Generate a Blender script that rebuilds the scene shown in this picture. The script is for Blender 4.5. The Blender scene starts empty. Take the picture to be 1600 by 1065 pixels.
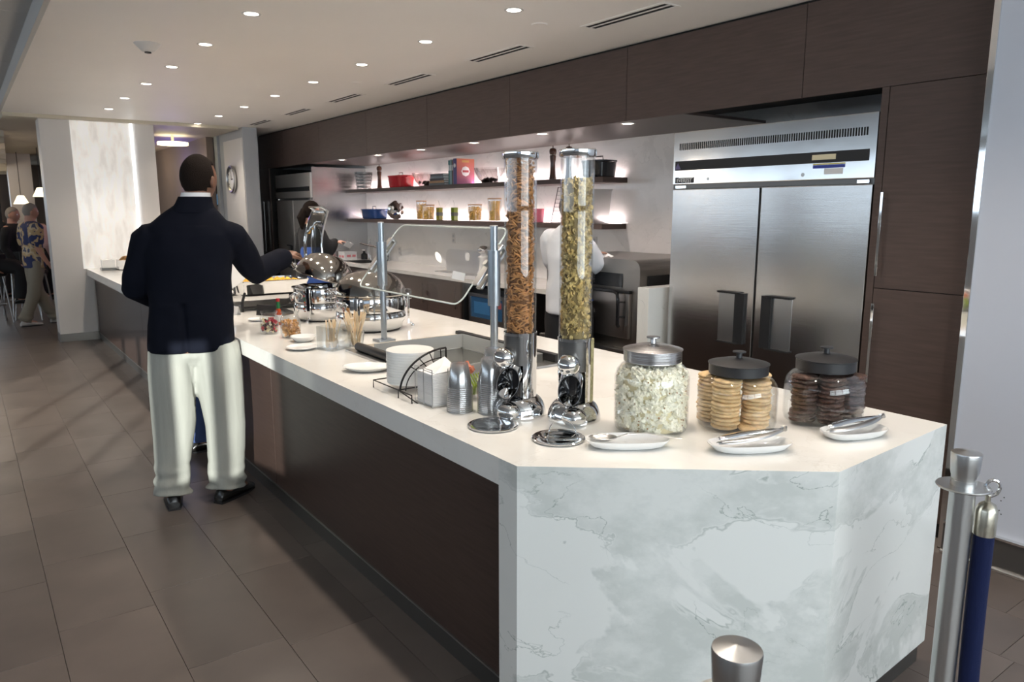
import bpy, bmesh, math, random
from mathutils import Vector, Matrix, Euler, noise
random.seed(7)
PI=math.pi
col=bpy.context.scene.collection
sc=bpy.context.scene
# ---------------------------------------------------------------- camera
FPX=1162.0; YAW=math.radians(36.3); PIT=math.radians(10.0); CH=1.63
fwd=Vector((math.sin(YAW)*math.cos(PIT),math.cos(YAW)*math.cos(PIT),-math.sin(PIT)))
rgt=fwd.cross(Vector((0,0,1))).normalized(); upv=rgt.cross(fwd)
CAM=Vector((0,0,CH))
cd=bpy.data.cameras.new('camera'); cam=bpy.data.objects.new('camera',cd); col.objects.link(cam)
cd.sensor_width=36; cd.lens=FPX*36/1600; cd.clip_start=.05; cd.clip_end=100
cam.matrix_world=Matrix.Translation(CAM)@Matrix((rgt,upv,-fwd)).transposed().to_4x4()
cd.dof.use_dof=True; cd.dof.focus_distance=2.6; cd.dof.aperture_fstop=9.0
sc.camera=cam
def ray(x,y): return (x-800)/FPX*rgt-(y-532.5)/FPX*upv+fwd
def AZ(x,y,z): d=ray(x,y); return CAM+d*((z-CH)/d.z)      # photo measurement -> point on a height
def AY(x,y,Y): d=ray(x,y); return CAM+d*(Y/d.y)
def AX(x,y,X): d=ray(x,y); return CAM+d*(X/d.x)
# ---------------------------------------------------------------- exposure, world, lights
vs=sc.view_settings; vs.view_transform='Standard'; vs.look='None'; vs.gamma=1.0; vs.use_curve_mapping=False; vs.exposure=0.0
w=bpy.data.worlds.new('world'); sc.world=w; w.use_nodes=True
w.node_tree.nodes['Background'].inputs[0].default_value=(.62,.78,1,1); w.node_tree.nodes['Background'].inputs[1].default_value=1.0
SPOT_A=46; SPOT_B=42; WIN=3.0; WINF=8.2; SUN=8.0; LED=13; UNDER=25; LOUNGE=11
def light(name,kind,loc,energy,color=(1,1,1),rot=None,**k):
    l=bpy.data.lights.new(name,kind); l.energy=energy; l.color=color
    for a,b in k.items(): setattr(l,a,b)
    o=bpy.data.objects.new(name,l); o.location=loc
    if rot: o.rotation_euler=rot
    col.objects.link(o); return o
sdir=Vector((.447,.894,-.13)).normalized()
sun=light('sun','SUN',(-4,-8,4),SUN,(.96,.98,.92),angle=.006); sun.rotation_euler=sdir.to_track_quat('-Z','Y').to_euler()
ROWA=[(1.48,4.55+i*1.0+(i>=4)*.08) for i in range(-3,6)]
ROWB=[(2.65,3.59+i*.995) for i in range(-3,8)]
for i,(x,y) in enumerate(ROWA+ROWB):
    light('downlight_beam','SPOT',(x,y,2.715),SPOT_A if x<2 else SPOT_B,(1,.88,.75),spot_size=math.radians(118),spot_blend=.75,shadow_soft_size=.04)
for x,y in [(-1.6,1.5+2.2*i) for i in range(5)]:
    light('downlight_beam','SPOT',(x,y,2.8),20,(1,.88,.76),spot_size=math.radians(130),spot_blend=.8,shadow_soft_size=.06)
UND=[(3.91,3.93),(3.88,4.87),(3.88,5.87),(3.88,6.85),(3.87,7.82),(3.87,8.8)]
for x,y in UND:
    light('niche_spot_beam','SPOT',(x,y,2.22),UNDER,(1,.86,.8),spot_size=math.radians(120),spot_blend=.7,shadow_soft_size=.03)
# ---------------------------------------------------------------- materials
def nt(name):
    m=bpy.data.materials.new(name); m.use_nodes=True; n=m.node_tree; return m,n,n.nodes['Principled BSDF']
def lin(c): return tuple((v/12.92 if v<=.04045 else ((v+.055)/1.055)**2.4) for v in c)
def mat(name,c,rough=.5,metal=0,bump=0,bscale=60,var=0,vscale=8,coat=0,spec=.5,stretch=(1,1,1),sheen=0,emit=None,es=0):
    m,n,b=nt(name); c4=(*c,1); b.inputs['Base Color'].default_value=c4
    b.inputs['Roughness'].default_value=rough; b.inputs['Metallic'].default_value=metal
    b.inputs['Specular IOR Level'].default_value=spec; b.inputs['Coat Weight'].default_value=coat
    if sheen: b.inputs['Sheen Weight'].default_value=sheen
    if emit: b.inputs['Emission Color'].default_value=(*emit,1); b.inputs['Emission Strength'].default_value=es
    if bump or var:
        tc=n.nodes.new('ShaderNodeTexCoord'); mp=n.nodes.new('ShaderNodeMapping'); mp.inputs['Scale'].default_value=stretch
        n.links.new(tc.outputs['Object'],mp.inputs[0])
    if bump:
        t=n.nodes.new('ShaderNodeTexNoise'); t.inputs['Scale'].default_value=bscale; t.inputs['Detail'].default_value=3
        bp=n.nodes.new('ShaderNodeBump'); bp.inputs['Strength'].default_value=bump; bp.inputs['Distance'].default_value=.01
        n.links.new(mp.outputs[0],t.inputs['Vector']); n.links.new(t.outputs[0],bp.inputs['Height']); n.links.new(bp.outputs[0],b.inputs['Normal'])
    if var:
        t=n.nodes.new('ShaderNodeTexNoise'); t.inputs['Scale'].default_value=vscale; t.inputs['Detail'].default_value=4
        n.links.new(mp.outputs[0],t.inputs['Vector'])
        r=n.nodes.new('ShaderNodeMapRange'); r.inputs[1].default_value=.3; r.inputs[2].default_value=.7
        r.inputs[3].default_value=1-var; r.inputs[4].default_value=1+var; n.links.new(t.outputs[0],r.inputs[0])
        h=n.nodes.new('ShaderNodeHueSaturation'); h.inputs['Color'].default_value=c4; n.links.new(r.outputs[0],h.inputs['Value'])
        n.links.new(h.outputs[0],b.inputs['Base Color'])
    return m
def emis(name,c,s):
    m=bpy.data.materials.new(name); m.use_nodes=True; n=m.node_tree; n.nodes.clear()
    o=n.nodes.new('ShaderNodeOutputMaterial'); e=n.nodes.new('ShaderNodeEmission'); e.inputs[0].default_value=(*c,1); e.inputs[1].default_value=s
    n.links.new(e.outputs[0],o.inputs[0]); return m
def glass(name,tint=(1,1,1),base=.04,rough=.02,edge=.5):
    m=bpy.data.materials.new(name); m.use_nodes=True; n=m.node_tree; n.nodes.clear()
    o=n.nodes.new('ShaderNodeOutputMaterial'); t=n.nodes.new('ShaderNodeBsdfTransparent'); t.inputs[0].default_value=(*tint,1)
    g=n.nodes.new('ShaderNodeBsdfGlossy'); g.inputs['Roughness'].default_value=rough
    f=n.nodes.new('ShaderNodeLayerWeight'); f.inputs[0].default_value=.25
    r=n.nodes.new('ShaderNodeMapRange'); r.inputs[3].default_value=base; r.inputs[4].default_value=edge
    x=n.nodes.new('ShaderNodeMixShader'); n.links.new(f.outputs['Facing'],r.inputs[0]); n.links.new(r.outputs[0],x.inputs[0])
    n.links.new(t.outputs[0],x.inputs[1]); n.links.new(g.outputs[0],x.inputs[2]); n.links.new(x.outputs[0],o.inputs[0]); return m
def marble(name,base,vein,scale=1.0,amount=1.0,rough=.12):
    m,n,b=nt(name); N=n.nodes.new; L=n.links.new
    tc=N('ShaderNodeTexCoord'); mp=N('ShaderNodeMapping'); mp.inputs['Rotation'].default_value=(.5,.65,.3); mp.inputs['Scale'].default_value=(scale,scale,scale*1.5); L(tc.outputs['Object'],mp.inputs[0])
    def vein_layer(s,w,d,off):
        t=N('ShaderNodeTexNoise'); t.inputs['Scale'].default_value=s; t.inputs['Detail'].default_value=d; t.inputs['Roughness'].default_value=.55; t.inputs['Distortion'].default_value=.6
        a=N('ShaderNodeVectorMath'); a.inputs[1].default_value=(off,off*.7,off*.3); L(mp.outputs[0],a.inputs[0]); L(a.outputs[0],t.inputs['Vector'])
        s1=N('ShaderNodeMath'); s1.operation='SUBTRACT'; s1.inputs[1].default_value=.505; L(t.outputs[0],s1.inputs[0])
        s2=N('ShaderNodeMath'); s2.operation='ABSOLUTE'; L(s1.outputs[0],s2.inputs[0])
        r=N('ShaderNodeMapRange'); r.inputs[1].default_value=0; r.inputs[2].default_value=w; r.inputs[3].default_value=1; r.inputs[4].default_value=0; L(s2.outputs[0],r.inputs[0]); return r,t
    v1,t1=vein_layer(1.3,.0065,6,3.1); v2,t2=vein_layer(1.9,.0035,7,9.3); 
    pt=N('ShaderNodeTexNoise'); pt.inputs['Scale'].default_value=1.5; pt.inputs['Detail'].default_value=5; pt.inputs['Distortion'].default_value=.7
    a=N('ShaderNodeVectorMath'); a.inputs[1].default_value=(3.1,3.1*.7,3.1*.3); L(mp.outputs[0],a.inputs[0]); L(a.outputs[0],pt.inputs['Vector'])
    pr=N('ShaderNodeMapRange'); pr.inputs[1].default_value=.504; pr.inputs[2].default_value=.520; L(t1.outputs[0],pr.inputs[0])
    pm=N('ShaderNodeMath'); pm.operation='MULTIPLY'; pm.inputs[1].default_value=.42*amount
    mo=N('ShaderNodeTexNoise'); mo.inputs['Scale'].default_value=4.5; mo.inputs['Detail'].default_value=7; mo.inputs['Roughness'].default_value=.65; L(mp.outputs[0],mo.inputs['Vector'])
    mo2=N('ShaderNodeMapRange'); mo2.inputs[1].default_value=.40; mo2.inputs[2].default_value=.58; mo2.inputs[3].default_value=.25; L(mo.outputs[0],mo2.inputs[0])
    mo3=N('ShaderNodeMath'); mo3.operation='MULTIPLY'; L(pr.outputs[0],mo3.inputs[0]); L(mo2.outputs[0],mo3.inputs[1]); L(mo3.outputs[0],pm.inputs[0])
    mk=N('ShaderNodeTexNoise'); mk.inputs['Scale'].default_value=3; L(mp.outputs[0],mk.inputs['Vector'])
    mr=N('ShaderNodeMapRange'); mr.inputs[1].default_value=.42; mr.inputs[2].default_value=.62; L(mk.outputs[0],mr.inputs[0])
    q1=N('ShaderNodeMath'); q1.operation='MULTIPLY'; L(v1.outputs[0],q1.inputs[0]); L(mr.outputs[0],q1.inputs[1])
    q2=N('ShaderNodeMath'); q2.operation='MULTIPLY'; L(v2.outputs[0],q2.inputs[0]); L(mr.outputs[0],q2.inputs[1])
    q3=N('ShaderNodeMath'); q3.operation='MAXIMUM'; L(q1.outputs[0],q3.inputs[0]); L(q2.outputs[0],q3.inputs[1])
    q4=N('ShaderNodeMath'); q4.operation='MULTIPLY_ADD'; q4.inputs[1].default_value=.85*amount; q4.use_clamp=True; L(q3.outputs[0],q4.inputs[0]); L(pm.outputs[0],q4.inputs[2])
    mx=N('ShaderNodeMix'); mx.data_type='RGBA'; mx.inputs[6].default_value=(*base,1); mx.inputs[7].default_value=(*vein,1); L(q4.outputs[0],mx.inputs[0]); L(mx.outputs[2],b.inputs['Base Color'])
    b.inputs['Roughness'].default_value=rough; b.inputs['Specular IOR Level'].default_value=.5
    return m
M={}
M['marble']=marble('quartz_marble',(.77,.775,.745),(.36,.40,.37),.95,1.0,.13)
M['top']=marble('quartz_top',(.80,.79,.76),(.60,.57,.52),1.3,.45,.11)
M['splash']=marble('marble_splash',(.84,.82,.80),(.50,.49,.47),.8,.5,.16)
M['brown']=mat('dark_laminate',(.060,.038,.031),.34,0,.05,30,.15,6,stretch=(1,1,14),spec=.28)
M['brown2']=mat('cabinet_laminate',(.085,.060,.052),.45,0,.05,30,.12,5,stretch=(1,1,14),spec=.25)
M['black']=mat('matte_black',(.012,.012,.013),.45)
M['blackgl']=mat('gloss_black',(.01,.01,.012),.12)
M['void']=mat('recess_black',(.006,.006,.006),.8)
M['steel']=mat('brushed_steel',(.60,.59,.58),.20,1,.03,5,0,stretch=(.3,.3,90))
M['steel2']=mat('satin_steel',(.55,.55,.545),.3,1,.04,12,0,stretch=(1,1,20))
M['wavy']=mat('polished_sheet_steel',(.62,.62,.62),.14,1,.25,1.6)
M['chrome']=mat('chrome',(.78,.78,.78),.05,1)
M['alu']=mat('anodised_tube',(.42,.46,.50),.32,1)
M['ceil']=mat('ceiling_paint',(.87,.835,.80),.5,0,.02,3,.03,.6,spec=.3)
M['tileceil']=mat('ceiling_panel',(.50,.50,.49),.6,0,.05,200)
M['white']=mat('wall_paint',(.62,.595,.575),.5,0,.02,100)
M['bluewall']=mat('cool_wall_paint',(.48,.51,.58),.45,0,.02,80)
M['greywall']=mat('grey_blue_paint',(.38,.40,.43),.5)
M['lounge']=mat('lounge_wall',(.20,.15,.12),.6,0,.03,10,.1,2)
M['cream']=mat('cream_ceiling',(.55,.50,.40),.5)
M['grout']=mat('grout',(.185,.16,.145),.8)
M['darkmetal']=mat('kick_plate',(.16,.155,.15),.3,.8,.03,30)
M['ceramic']=mat('white_ceramic',(.80,.80,.79),.12)
M['paper']=mat('paper_white',(.78,.78,.78),.7)
M['glass']=glass('clear_glass',(.985,.99,.99),.022,.02,.45)
M['pane']=glass('guard_pane',(.985,.99,.985),.012,.02,.25)
M['acryl']=glass('acrylic',(.97,.98,.98),.05,.03,.8)
M['cup']=glass('cup_plastic',(.98,.98,.98),.26,.16,.8)
_n=M['cup'].node_tree; _o=_n.nodes['Material Output']; _d=_n.nodes.new('ShaderNodeBsdfTranslucent'); _d.inputs[0].default_value=(.75,.76,.78,1); _x=_n.nodes.new('ShaderNodeMixShader'); _x.inputs[0].default_value=.10
_n.links.new(_o.inputs[0].links[0].from_socket,_x.inputs[1]); _n.links.new(_d.outputs[0],_x.inputs[2]); _n.links.new(_x.outputs[0],_o.inputs[0])
M['lens']=emis('lamp_lens',(1,.9,.78),14)
M['skin']=mat('brown_skin',(.17,.080,.048),.5,0,.1,90)
M['skin2']=mat('pale_skin',(.55,.30,.22),.5,0,.1,90)
M['hairb']=mat('black_hair',(.016,.011,.009),.9,0,.5,300,spec=.1)
M['hairg']=mat('grey_hair',(.30,.27,.24),.6,0,.5,200)
M['navy']=mat('navy_wool',(.0062,.0074,.0135),.9,0,.15,400,spec=.08)
M['khaki']=mat('cream_trousers',(.31,.315,.285),.8,0,.10,200,.05,30,stretch=(1,1,.1))
M['shirt']=mat('white_shirt',(.72,.74,.78),.7,0,.1,30)
M['jeans']=mat('blue_denim',(.05,.085,.22),.8,0,.2,300)
M['shoe']=mat('black_leather',(.012,.011,.010),.25)
M['blackcloth']=mat('black_cloth',(.014,.014,.016),.85,0,.1,200)
M['bluecloth']=mat('blue_apron',(.05,.12,.42),.7)
M['pink']=mat('pale_pink_shirt',(.62,.42,.40),.8)
# floor tile with per-object variation
m,n,b=nt('floor_tile'); N=n.nodes.new; L=n.links.new
oi=N('ShaderNodeObjectInfo'); tc=N('ShaderNodeTexCoord'); t=N('ShaderNodeTexNoise'); t.inputs['Scale'].default_value=3; t.inputs['Detail'].default_value=6
ad=N('ShaderNodeVectorMath'); cx=N('ShaderNodeCombineXYZ'); ml=N('ShaderNodeMath'); ml.operation='MULTIPLY'; ml.inputs[1].default_value=37
L(oi.outputs['Random'],ml.inputs[0]); L(ml.outputs[0],cx.inputs[0]); L(ml.outputs[0],cx.inputs[1]); L(tc.outputs['Object'],ad.inputs[0]); L(cx.outputs[0],ad.inputs[1]); L(ad.outputs[0],t.inputs['Vector'])
rr=N('ShaderNodeMapRange'); rr.inputs[3].default_value=.88; rr.inputs[4].default_value=1.10; L(oi.outputs['Random'],rr.inputs[0])
r2=N('ShaderNodeMapRange'); r2.inputs[1].default_value=.3; r2.inputs[2].default_value=.7; r2.inputs[3].default_value=.85; r2.inputs[4].default_value=1.15; L(t.outputs[0],r2.inputs[0])
mm=N('ShaderNodeMath'); mm.operation='MULTIPLY'; L(rr.outputs[0],mm.inputs[0]); L(r2.outputs[0],mm.inputs[1])
h=N('ShaderNodeHueSaturation'); h.inputs['Color'].default_value=(.120,.097,.085,1); L(mm.outputs[0],h.inputs['Value']); L(h.outputs[0],b.inputs['Base Color'])
b.inputs['Roughness'].default_value=.36
bp=N('ShaderNodeBump'); bp.inputs['Strength'].default_value=.06; bp.inputs['Distance'].default_value=.01; L(t.outputs[0],bp.inputs['Height']); L(bp.outputs[0],b.inputs['Normal'])
M['tile']=m
# ---------------------------------------------------------------- geometry helpers
class G:
    def __init__(s): s.v=[]; s.f=[]
    def add(s,vs_,fs): o=len(s.v); s.v+= [tuple(v) for v in vs_]; s.f+=[tuple(i+o for i in f) for f in fs]; return s
    def box(s,x0,x1,y0,y1,z0,z1,M_=None):
        vs_=[Vector((x,y,z)) for z in (z0,z1) for y in (y0,y1) for x in (x0,x1)]
        if M_ is not None: vs_=[M_@v for v in vs_]
        return s.add(vs_,[(0,2,3,1),(4,5,7,6),(0,1,5,4),(2,6,7,3),(0,4,6,2),(1,3,7,5)])
    def lathe(s,prof,seg=32,c=(0,0,0),M_=None,sx=1,sy=1,p=2):
        vs_=[];fs=[];k=len(prof); c=Vector(c)
        for i in range(seg):
            a=2*PI*i/seg; ca,sa=math.cos(a),math.sin(a)
            ex=math.copysign(abs(ca)**(2/p),ca); ey=math.copysign(abs(sa)**(2/p),sa)
            for r,z in prof:
                v=Vector((r*ex*sx,r*ey*sy,z)); v=(M_@v if M_ is not None else v)+c; vs_.append(v)
        for i in range(seg):
            j=(i+1)%seg
            for q in range(k-1): fs.append((i*k+q,j*k+q,j*k+q+1,i*k+q+1))
        if prof[0][0]>1e-5: fs.append(tuple(i*k for i in range(seg))[::-1]) if prof[0][0]<0 else None
        s.add(vs_,[f for f in fs if f]); return s
    def cyl(s,c,r,z0,z1,seg=24,M_=None,r2=None):
        r2=r if r2 is None else r2
        return s.lathe([(.0001,z0),(r,z0),(r2,z1),(.0001,z1)],seg,c,M_)
    def tube(s,pts,r,seg=8,closed=False,cap=True,flat=1,side=None):
        pts=[Vector(p) for p in pts]; n=len(pts); R=r if isinstance(r,(list,tuple)) else [r]*n
        vs_=[];fs=[]; prev=None
        for i,p in enumerate(pts):
            a=pts[(i-1)%n] if (closed or i>0) else p; b_=pts[(i+1)%n] if (closed or i<n-1) else p
            t=(b_-a)
            if t.length<1e-9: t=Vector((0,0,1))
            t.normalize()
            if prev is None:
                u=side if side is not None else (Vector((0,0,1)) if abs(t.z)<.9 else Vector((1,0,0)))
                u=Vector(u); u=(u-t*u.dot(t)).normalized()
            else: u=(prev-t*prev.dot(t)).normalized()
            prev=u; v=t.cross(u)
            for k in range(seg):
                an=2*PI*k/seg; vs_.append(p+(u*math.cos(an)*flat+v*math.sin(an))*R[i])
        m_=n if closed else n-1
        for i in range(m_):
            j=(i+1)%n
            for k in range(seg):
                l=(k+1)%seg; fs.append((i*seg+k,i*seg+l,j*seg+l,j*seg+k))
        if not closed and cap: fs.append(tuple(range(seg))[::-1]); fs.append(tuple((n-1)*seg+k for k in range(seg)))
        return s.add(vs_,fs)
    def limb(s,pts,R,seg=14,**k):          # rounded ends
        pts=[Vector(p) for p in pts]; R=list(R)
        a=(pts[0]-pts[1]).normalized(); b_=(pts[-1]-pts[-2]).normalized()
        r0,r1=R[0],R[-1]
        P=[pts[0]+a*r0,pts[0]+a*r0*.75]+pts+[pts[-1]+b_*r1*.75,pts[-1]+b_*r1]
        RR=[r0*.1,r0*.66]+R+[r1*.66,r1*.1]
        return s.tube(P,RR,seg,**k)
    def sphere(s,c,r,seg=16,ring=10,M_=None):
        r=(r,r,r) if not isinstance(r,(tuple,list)) else r
        vs_=[];fs=[]; c=Vector(c)
        for i in range(ring+1):
            th=PI*i/ring
            for k in range(seg):
                a=2*PI*k/seg; v=Vector((r[0]*math.sin(th)*math.cos(a),r[1]*math.sin(th)*math.sin(a),-r[2]*math.cos(th)))
                if M_ is not None: v=M_@v
                vs_.append(v+c)
        for i in range(ring):
            for k in range(seg): l=(k+1)%seg; fs.append((i*seg+k,i*seg+l,(i+1)*seg+l,(i+1)*seg+k))
        return s.add(vs_,fs)
    def prism(s,pts,z0,z1):
        n=len(pts); vs_=[(x,y,z0) for x,y in pts]+[(x,y,z1) for x,y in pts]
        return s.add(vs_,[tuple(range(n))[::-1],tuple(range(n,2*n))]+[(i,(i+1)%n,n+(i+1)%n,n+i) for i in range(n)])
    def loft(s,secs,seg=28,p=2.4):         # horizontal super-ellipse sections: (center, rx, ry, yaw)
        vs_=[];fs=[];n=len(secs)
        for c,rx,ry,yw in secs:
            c=Vector(c)
            for k in range(seg):
                a=2*PI*k/seg; ca,sa=math.cos(a),math.sin(a)
                x=rx*math.copysign(abs(ca)**(2/p),ca); y=ry*math.copysign(abs(sa)**(2/p),sa)
                vs_.append(c+Vector((x*math.cos(yw)+y*math.sin(yw),-x*math.sin(yw)+y*math.cos(yw),0)))
        for i in range(n-1):
            for k in range(seg): l=(k+1)%seg; fs.append((i*seg+k,i*seg+l,(i+1)*seg+l,(i+1)*seg+k))
        fs.append(tuple(range(seg))[::-1]); fs.append(tuple((n-1)*seg+k for k in range(seg)))
        return s.add(vs_,fs)
def mesh(name,g,m,smooth=True,bevel=0,ang=35):
    me=bpy.data.meshes.new(name); me.from_pydata(g.v,[],g.f); me.update()
    bm=bmesh.new(); bm.from_mesh(me); bmesh.ops.remove_doubles(bm,verts=bm.verts,dist=1e-5)
    bmesh.ops.dissolve_degenerate(bm,edges=bm.edges,dist=1e-6)
    bmesh.ops.recalc_face_normals(bm,faces=bm.faces)
    if bevel: 
        es=[e for e in bm.edges if len(e.link_faces)==2 and e.calc_face_angle(0)>.6]
        bmesh.ops.bevel(bm,geom=es,offset=bevel,segments=2,affect='EDGES',profile=.6)
    if smooth:
        for f in bm.faces: f.smooth=(bevel==0 or f.calc_area()<6e-4)
        for e in bm.edges:
            if len(e.link_faces)==2 and e.calc_face_angle(0)>math.radians(ang): e.smooth=False
    bm.to_mesh(me); bm.free(); me.materials.append(m); return me
def obj(name,g,m,parent=None,world=True,smooth=True,bevel=0,kind=None,label=None,ang=35):
    me=g if isinstance(g,bpy.types.Mesh) else mesh(name,g,m,smooth,bevel,ang)
    o=bpy.data.objects.new(name,me); col.objects.link(o)
    if parent is not None:
        o.parent=parent
        if world:
            W=Matrix.Identity(4); q=parent
            while q is not None: W=q.matrix_parent_inverse@q.matrix_basis@W; q=q.parent
            o.matrix_parent_inverse=W.inverted()
    if kind: o['kind']=kind
    if label: o['label']=label
    return o
def tag(o,label,cat,group=None,kind=None):
    o['label']=label; o['category']=cat
    if group: o['group']=group
    if kind: o['kind']=kind
    return o
def thing(name,loc,label,cat,group=None,rz=0):
    o=bpy.data.objects.new(name,None); o.location=loc; o.rotation_euler=(0,0,rz); o.empty_display_size=.1; col.objects.link(o)
    return tag(o,label,cat,group)
def struct(name,g,m,parent=None,**k):
    o=obj(name,g,m,parent,**k)
    if parent is None: o['kind']='structure'
    return o
def dup(root,loc,label,rz=None,sc_=None):
    r=root.copy(); col.objects.link(r); r.location=loc
    if rz is not None: r.rotation_euler=(0,0,rz)
    if sc_: r.scale=sc_
    r['label']=label
    def rec(a,b_):
        for ch in [c for c in a.children]:
            c=ch.copy(); col.objects.link(c); c.parent=b_; rec(ch,c)
    rec(root,r); return r
def remeshed(name,g,m,voxel,smooth_it=6,fn=None):
    me=mesh(name,g,m,False); o=bpy.data.objects.new('tmp',me); col.objects.link(o)
    r=o.modifiers.new('r','REMESH'); r.mode='VOXEL'; r.voxel_size=voxel
    s=o.modifiers.new('s','SMOOTH'); s.iterations=smooth_it; s.factor=.5
    dg=bpy.context.evaluated_depsgraph_get(); dg.update()
    out=bpy.data.meshes.new_from_object(o.evaluated_get(dg)); out.name=name
    bpy.data.objects.remove(o)
    if fn:
        for v in out.vertices: v.co=fn(v.co.copy())
    for p in out.polygons: p.use_smooth=True
    if not out.materials: out.materials.append(m)
    return out
def text(name,s,size,m,Mx,parent,ext=.0006,align='CENTER'):
    c=bpy.data.curves.new(name,'FONT'); c.body=s; c.size=size; c.extrude=ext; c.align_x=align; c.align_y='CENTER'
    o=bpy.data.objects.new('tmp',c); col.objects.link(o); dg=bpy.context.evaluated_depsgraph_get(); dg.update()
    me=bpy.data.meshes.new_from_object(o.evaluated_get(dg)); bpy.data.objects.remove(o)
    me.transform(Mx); me.materials.clear(); me.materials.append(m)
    return obj(name,me,m,parent)
ONES=['zeroth','first','second','third','fourth','fifth','sixth','seventh','eighth','ninth','tenth','eleventh','twelfth','thirteenth','fourteenth','fifteenth','sixteenth','seventeenth','eighteenth','nineteenth']
def nth(i): return ONES[i] if i<20 else {20:'twentieth',30:'thirtieth'}.get(i) or ('twenty-' if i<30 else 'thirty-')+ONES[i%10]
# ================================================================ STRUCTURE
CZ=2.74; TZ=2.86
floor=struct('floor',G().box(-7,5.2,-3,22,-.06,-.006),M['grout'])
tm=mesh('floor_tile',G().box(-.1741,.1741,-.3366,.3366,-.006,0),M['tile'],False,.001)
stf=G(); offs=[0,.225,.45,.12,.34,.56,.05,.28,.5,.17,.4]
for i in range(-7,11):
    x=.15+.35*i+.175
    if x>3.69: continue
    k=0
    for j in range(-2,30):
        y=.17+.675*j+offs[(i*3)%11]*1.0
        near=(x<1.45 and y<11.2 and x>-2.0) or (x>2.5 and y<2 and y>-.5)
        if near and y>.6-(.5 if x>2.5 else 0):
            o=bpy.data.objects.new('tile',tm); o.location=(x,y,0); col.objects.link(o); o.parent=floor
        elif y<19: stf.box(x-.1735,x+.1735,y-.336,y+.336,-.006,0)
o=obj('tile_field',stf,M['tile'],floor,kind='stuff',smooth=False)
# ceiling over the servery, raised panel ceiling over the aisle
struct('ceiling',G().box(.505,5.2,-3,10.62,CZ,CZ+.14),M['ceil'],bevel=.002)
tc_=struct('ceiling_aisle',G().box(-7,.505,-3,22,TZ+.012,TZ+.1),M['void']); tc_.name='ceiling_left'
pm_=mesh('ceiling_panel',G().box(-.494,.494,-.49,.49,TZ,TZ+.012),M['tileceil'],False,.002)
rest=G()
for i in range(8):
    for j in range(25):
        x=.005-i*1.0; y=-2.5+j*.985
        if i<2 and 3<y<16:
            o=bpy.data.objects.new('ceiling_panel',pm_); o.location=(x,y,0); col.objects.link(o); o.parent=tc_
        else: rest.box(x-.494,x+.494,y-.49,y+.49,TZ,TZ+.012)
obj('ceiling_panel_field',rest,M['tileceil'],tc_,kind='stuff',smooth=False)
struct('trim_1',G().box(.49,.52,-3,10.62,CZ-.002,TZ+.1),M['tileceil'],bevel=.003)
struct('ceiling_lounge',G().box(.53,3.19,10.62,22,2.70,2.8).box(3.19,5.2,11.91,22,2.70,2.8),M['cream'])
bpy.data.objects['ceiling_lounge'].name='ceiling_back'
# walls
struct('wall_back',G().box(-7,5.2,21.9,22,0,2.9),M['lounge'])
p=struct('window_30',G().box(-3.6,.30,21.86,21.9,1.0,1.06).box(-3.6,.30,21.86,21.9,2.44,2.5).box(-1.7,-1.62,21.86,21.9,1.0,2.5),M['greywall']); obj('pane',G().box(-3.6,.30,21.88,21.895,1.0,2.5),emis('added_back_glow',(.76,.87,1.0),4.0),p,smooth=False)  # unseen window added so the far fridge has something bright to reflect
struct('wall_right',G().box(4.69,4.85,1.4,22,0,2.8),M['splash'])
nr=G().box(3.69,3.83,-3,1.492,0,CZ); struct('wall_right_near',nr,M['bluewall']).name='wall_right'
bb=struct('baseboard_right',G().box(3.672,3.69,-3,1.49,.012,.15),M['darkmetal'],bevel=.002)
obj('edge_strip',G().box(3.662,3.69,-3,1.49,.150,.160),M['chrome'],bb); obj('floor_strip',G().tube([(3.668,-3,.006),(3.668,1.49,.006)],.012,10),M['chrome'],bb)
struct('trim_2',G().box(3.682,3.70,1.484,1.512,0,CZ),M['chrome'],bevel=.002)
# front wall behind the photographer, with a real window opening that lets the low sun in
fw=G().box(-7,-5.5,-3.15,-3,0,2.96).box(-2.15,-1.7,-3.15,-3,0,2.96).box(-1.7,3.5,-3.15,-3,0,.95).box(-1.7,3.5,-3.15,-3,2.4,2.96).box(3.5,5.2,-3.15,-3,0,2.96).box(-5.5,-2.15,-3.15,-3,0,1.17).box(-5.5,-2.15,-3.15,-3,2.0,2.96)
struct('wall_front',fw,M['white'])
for i in range(3):
    x=-1.7+1.733*i; p=struct('window_%d'%(20+i),G().box(x,x+.05,-3.1,-3.02,.95,2.4).box(x+1.683,x+1.733,-3.1,-3.02,.95,2.4).box(x,x+1.733,-3.1,-3.02,1.62,1.67),M['greywall'],bevel=.003)
    obj('pane',G().box(x+.05,x+1.683,-3.08,-3.06,.95,2.4),emis('daylit_front_window_%d'%i,(.86,.95,1.0),WINF),p,smooth=False)
wf=G()
for x in (-4.75,-4.3,-3.75,-3.4,-2.95,-2.6): wf.box(x,x+.07+(.05 if x==-2.95 else 0),-3.12,-3.05,1.17,2.0)  # uneven bars added to cut the sun into floor stripes
wf.box(-5.5,-2.15,-3.12,-3.05,1.17,1.2); struct('window_1',wf,M['greywall'],bevel=.003)
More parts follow.
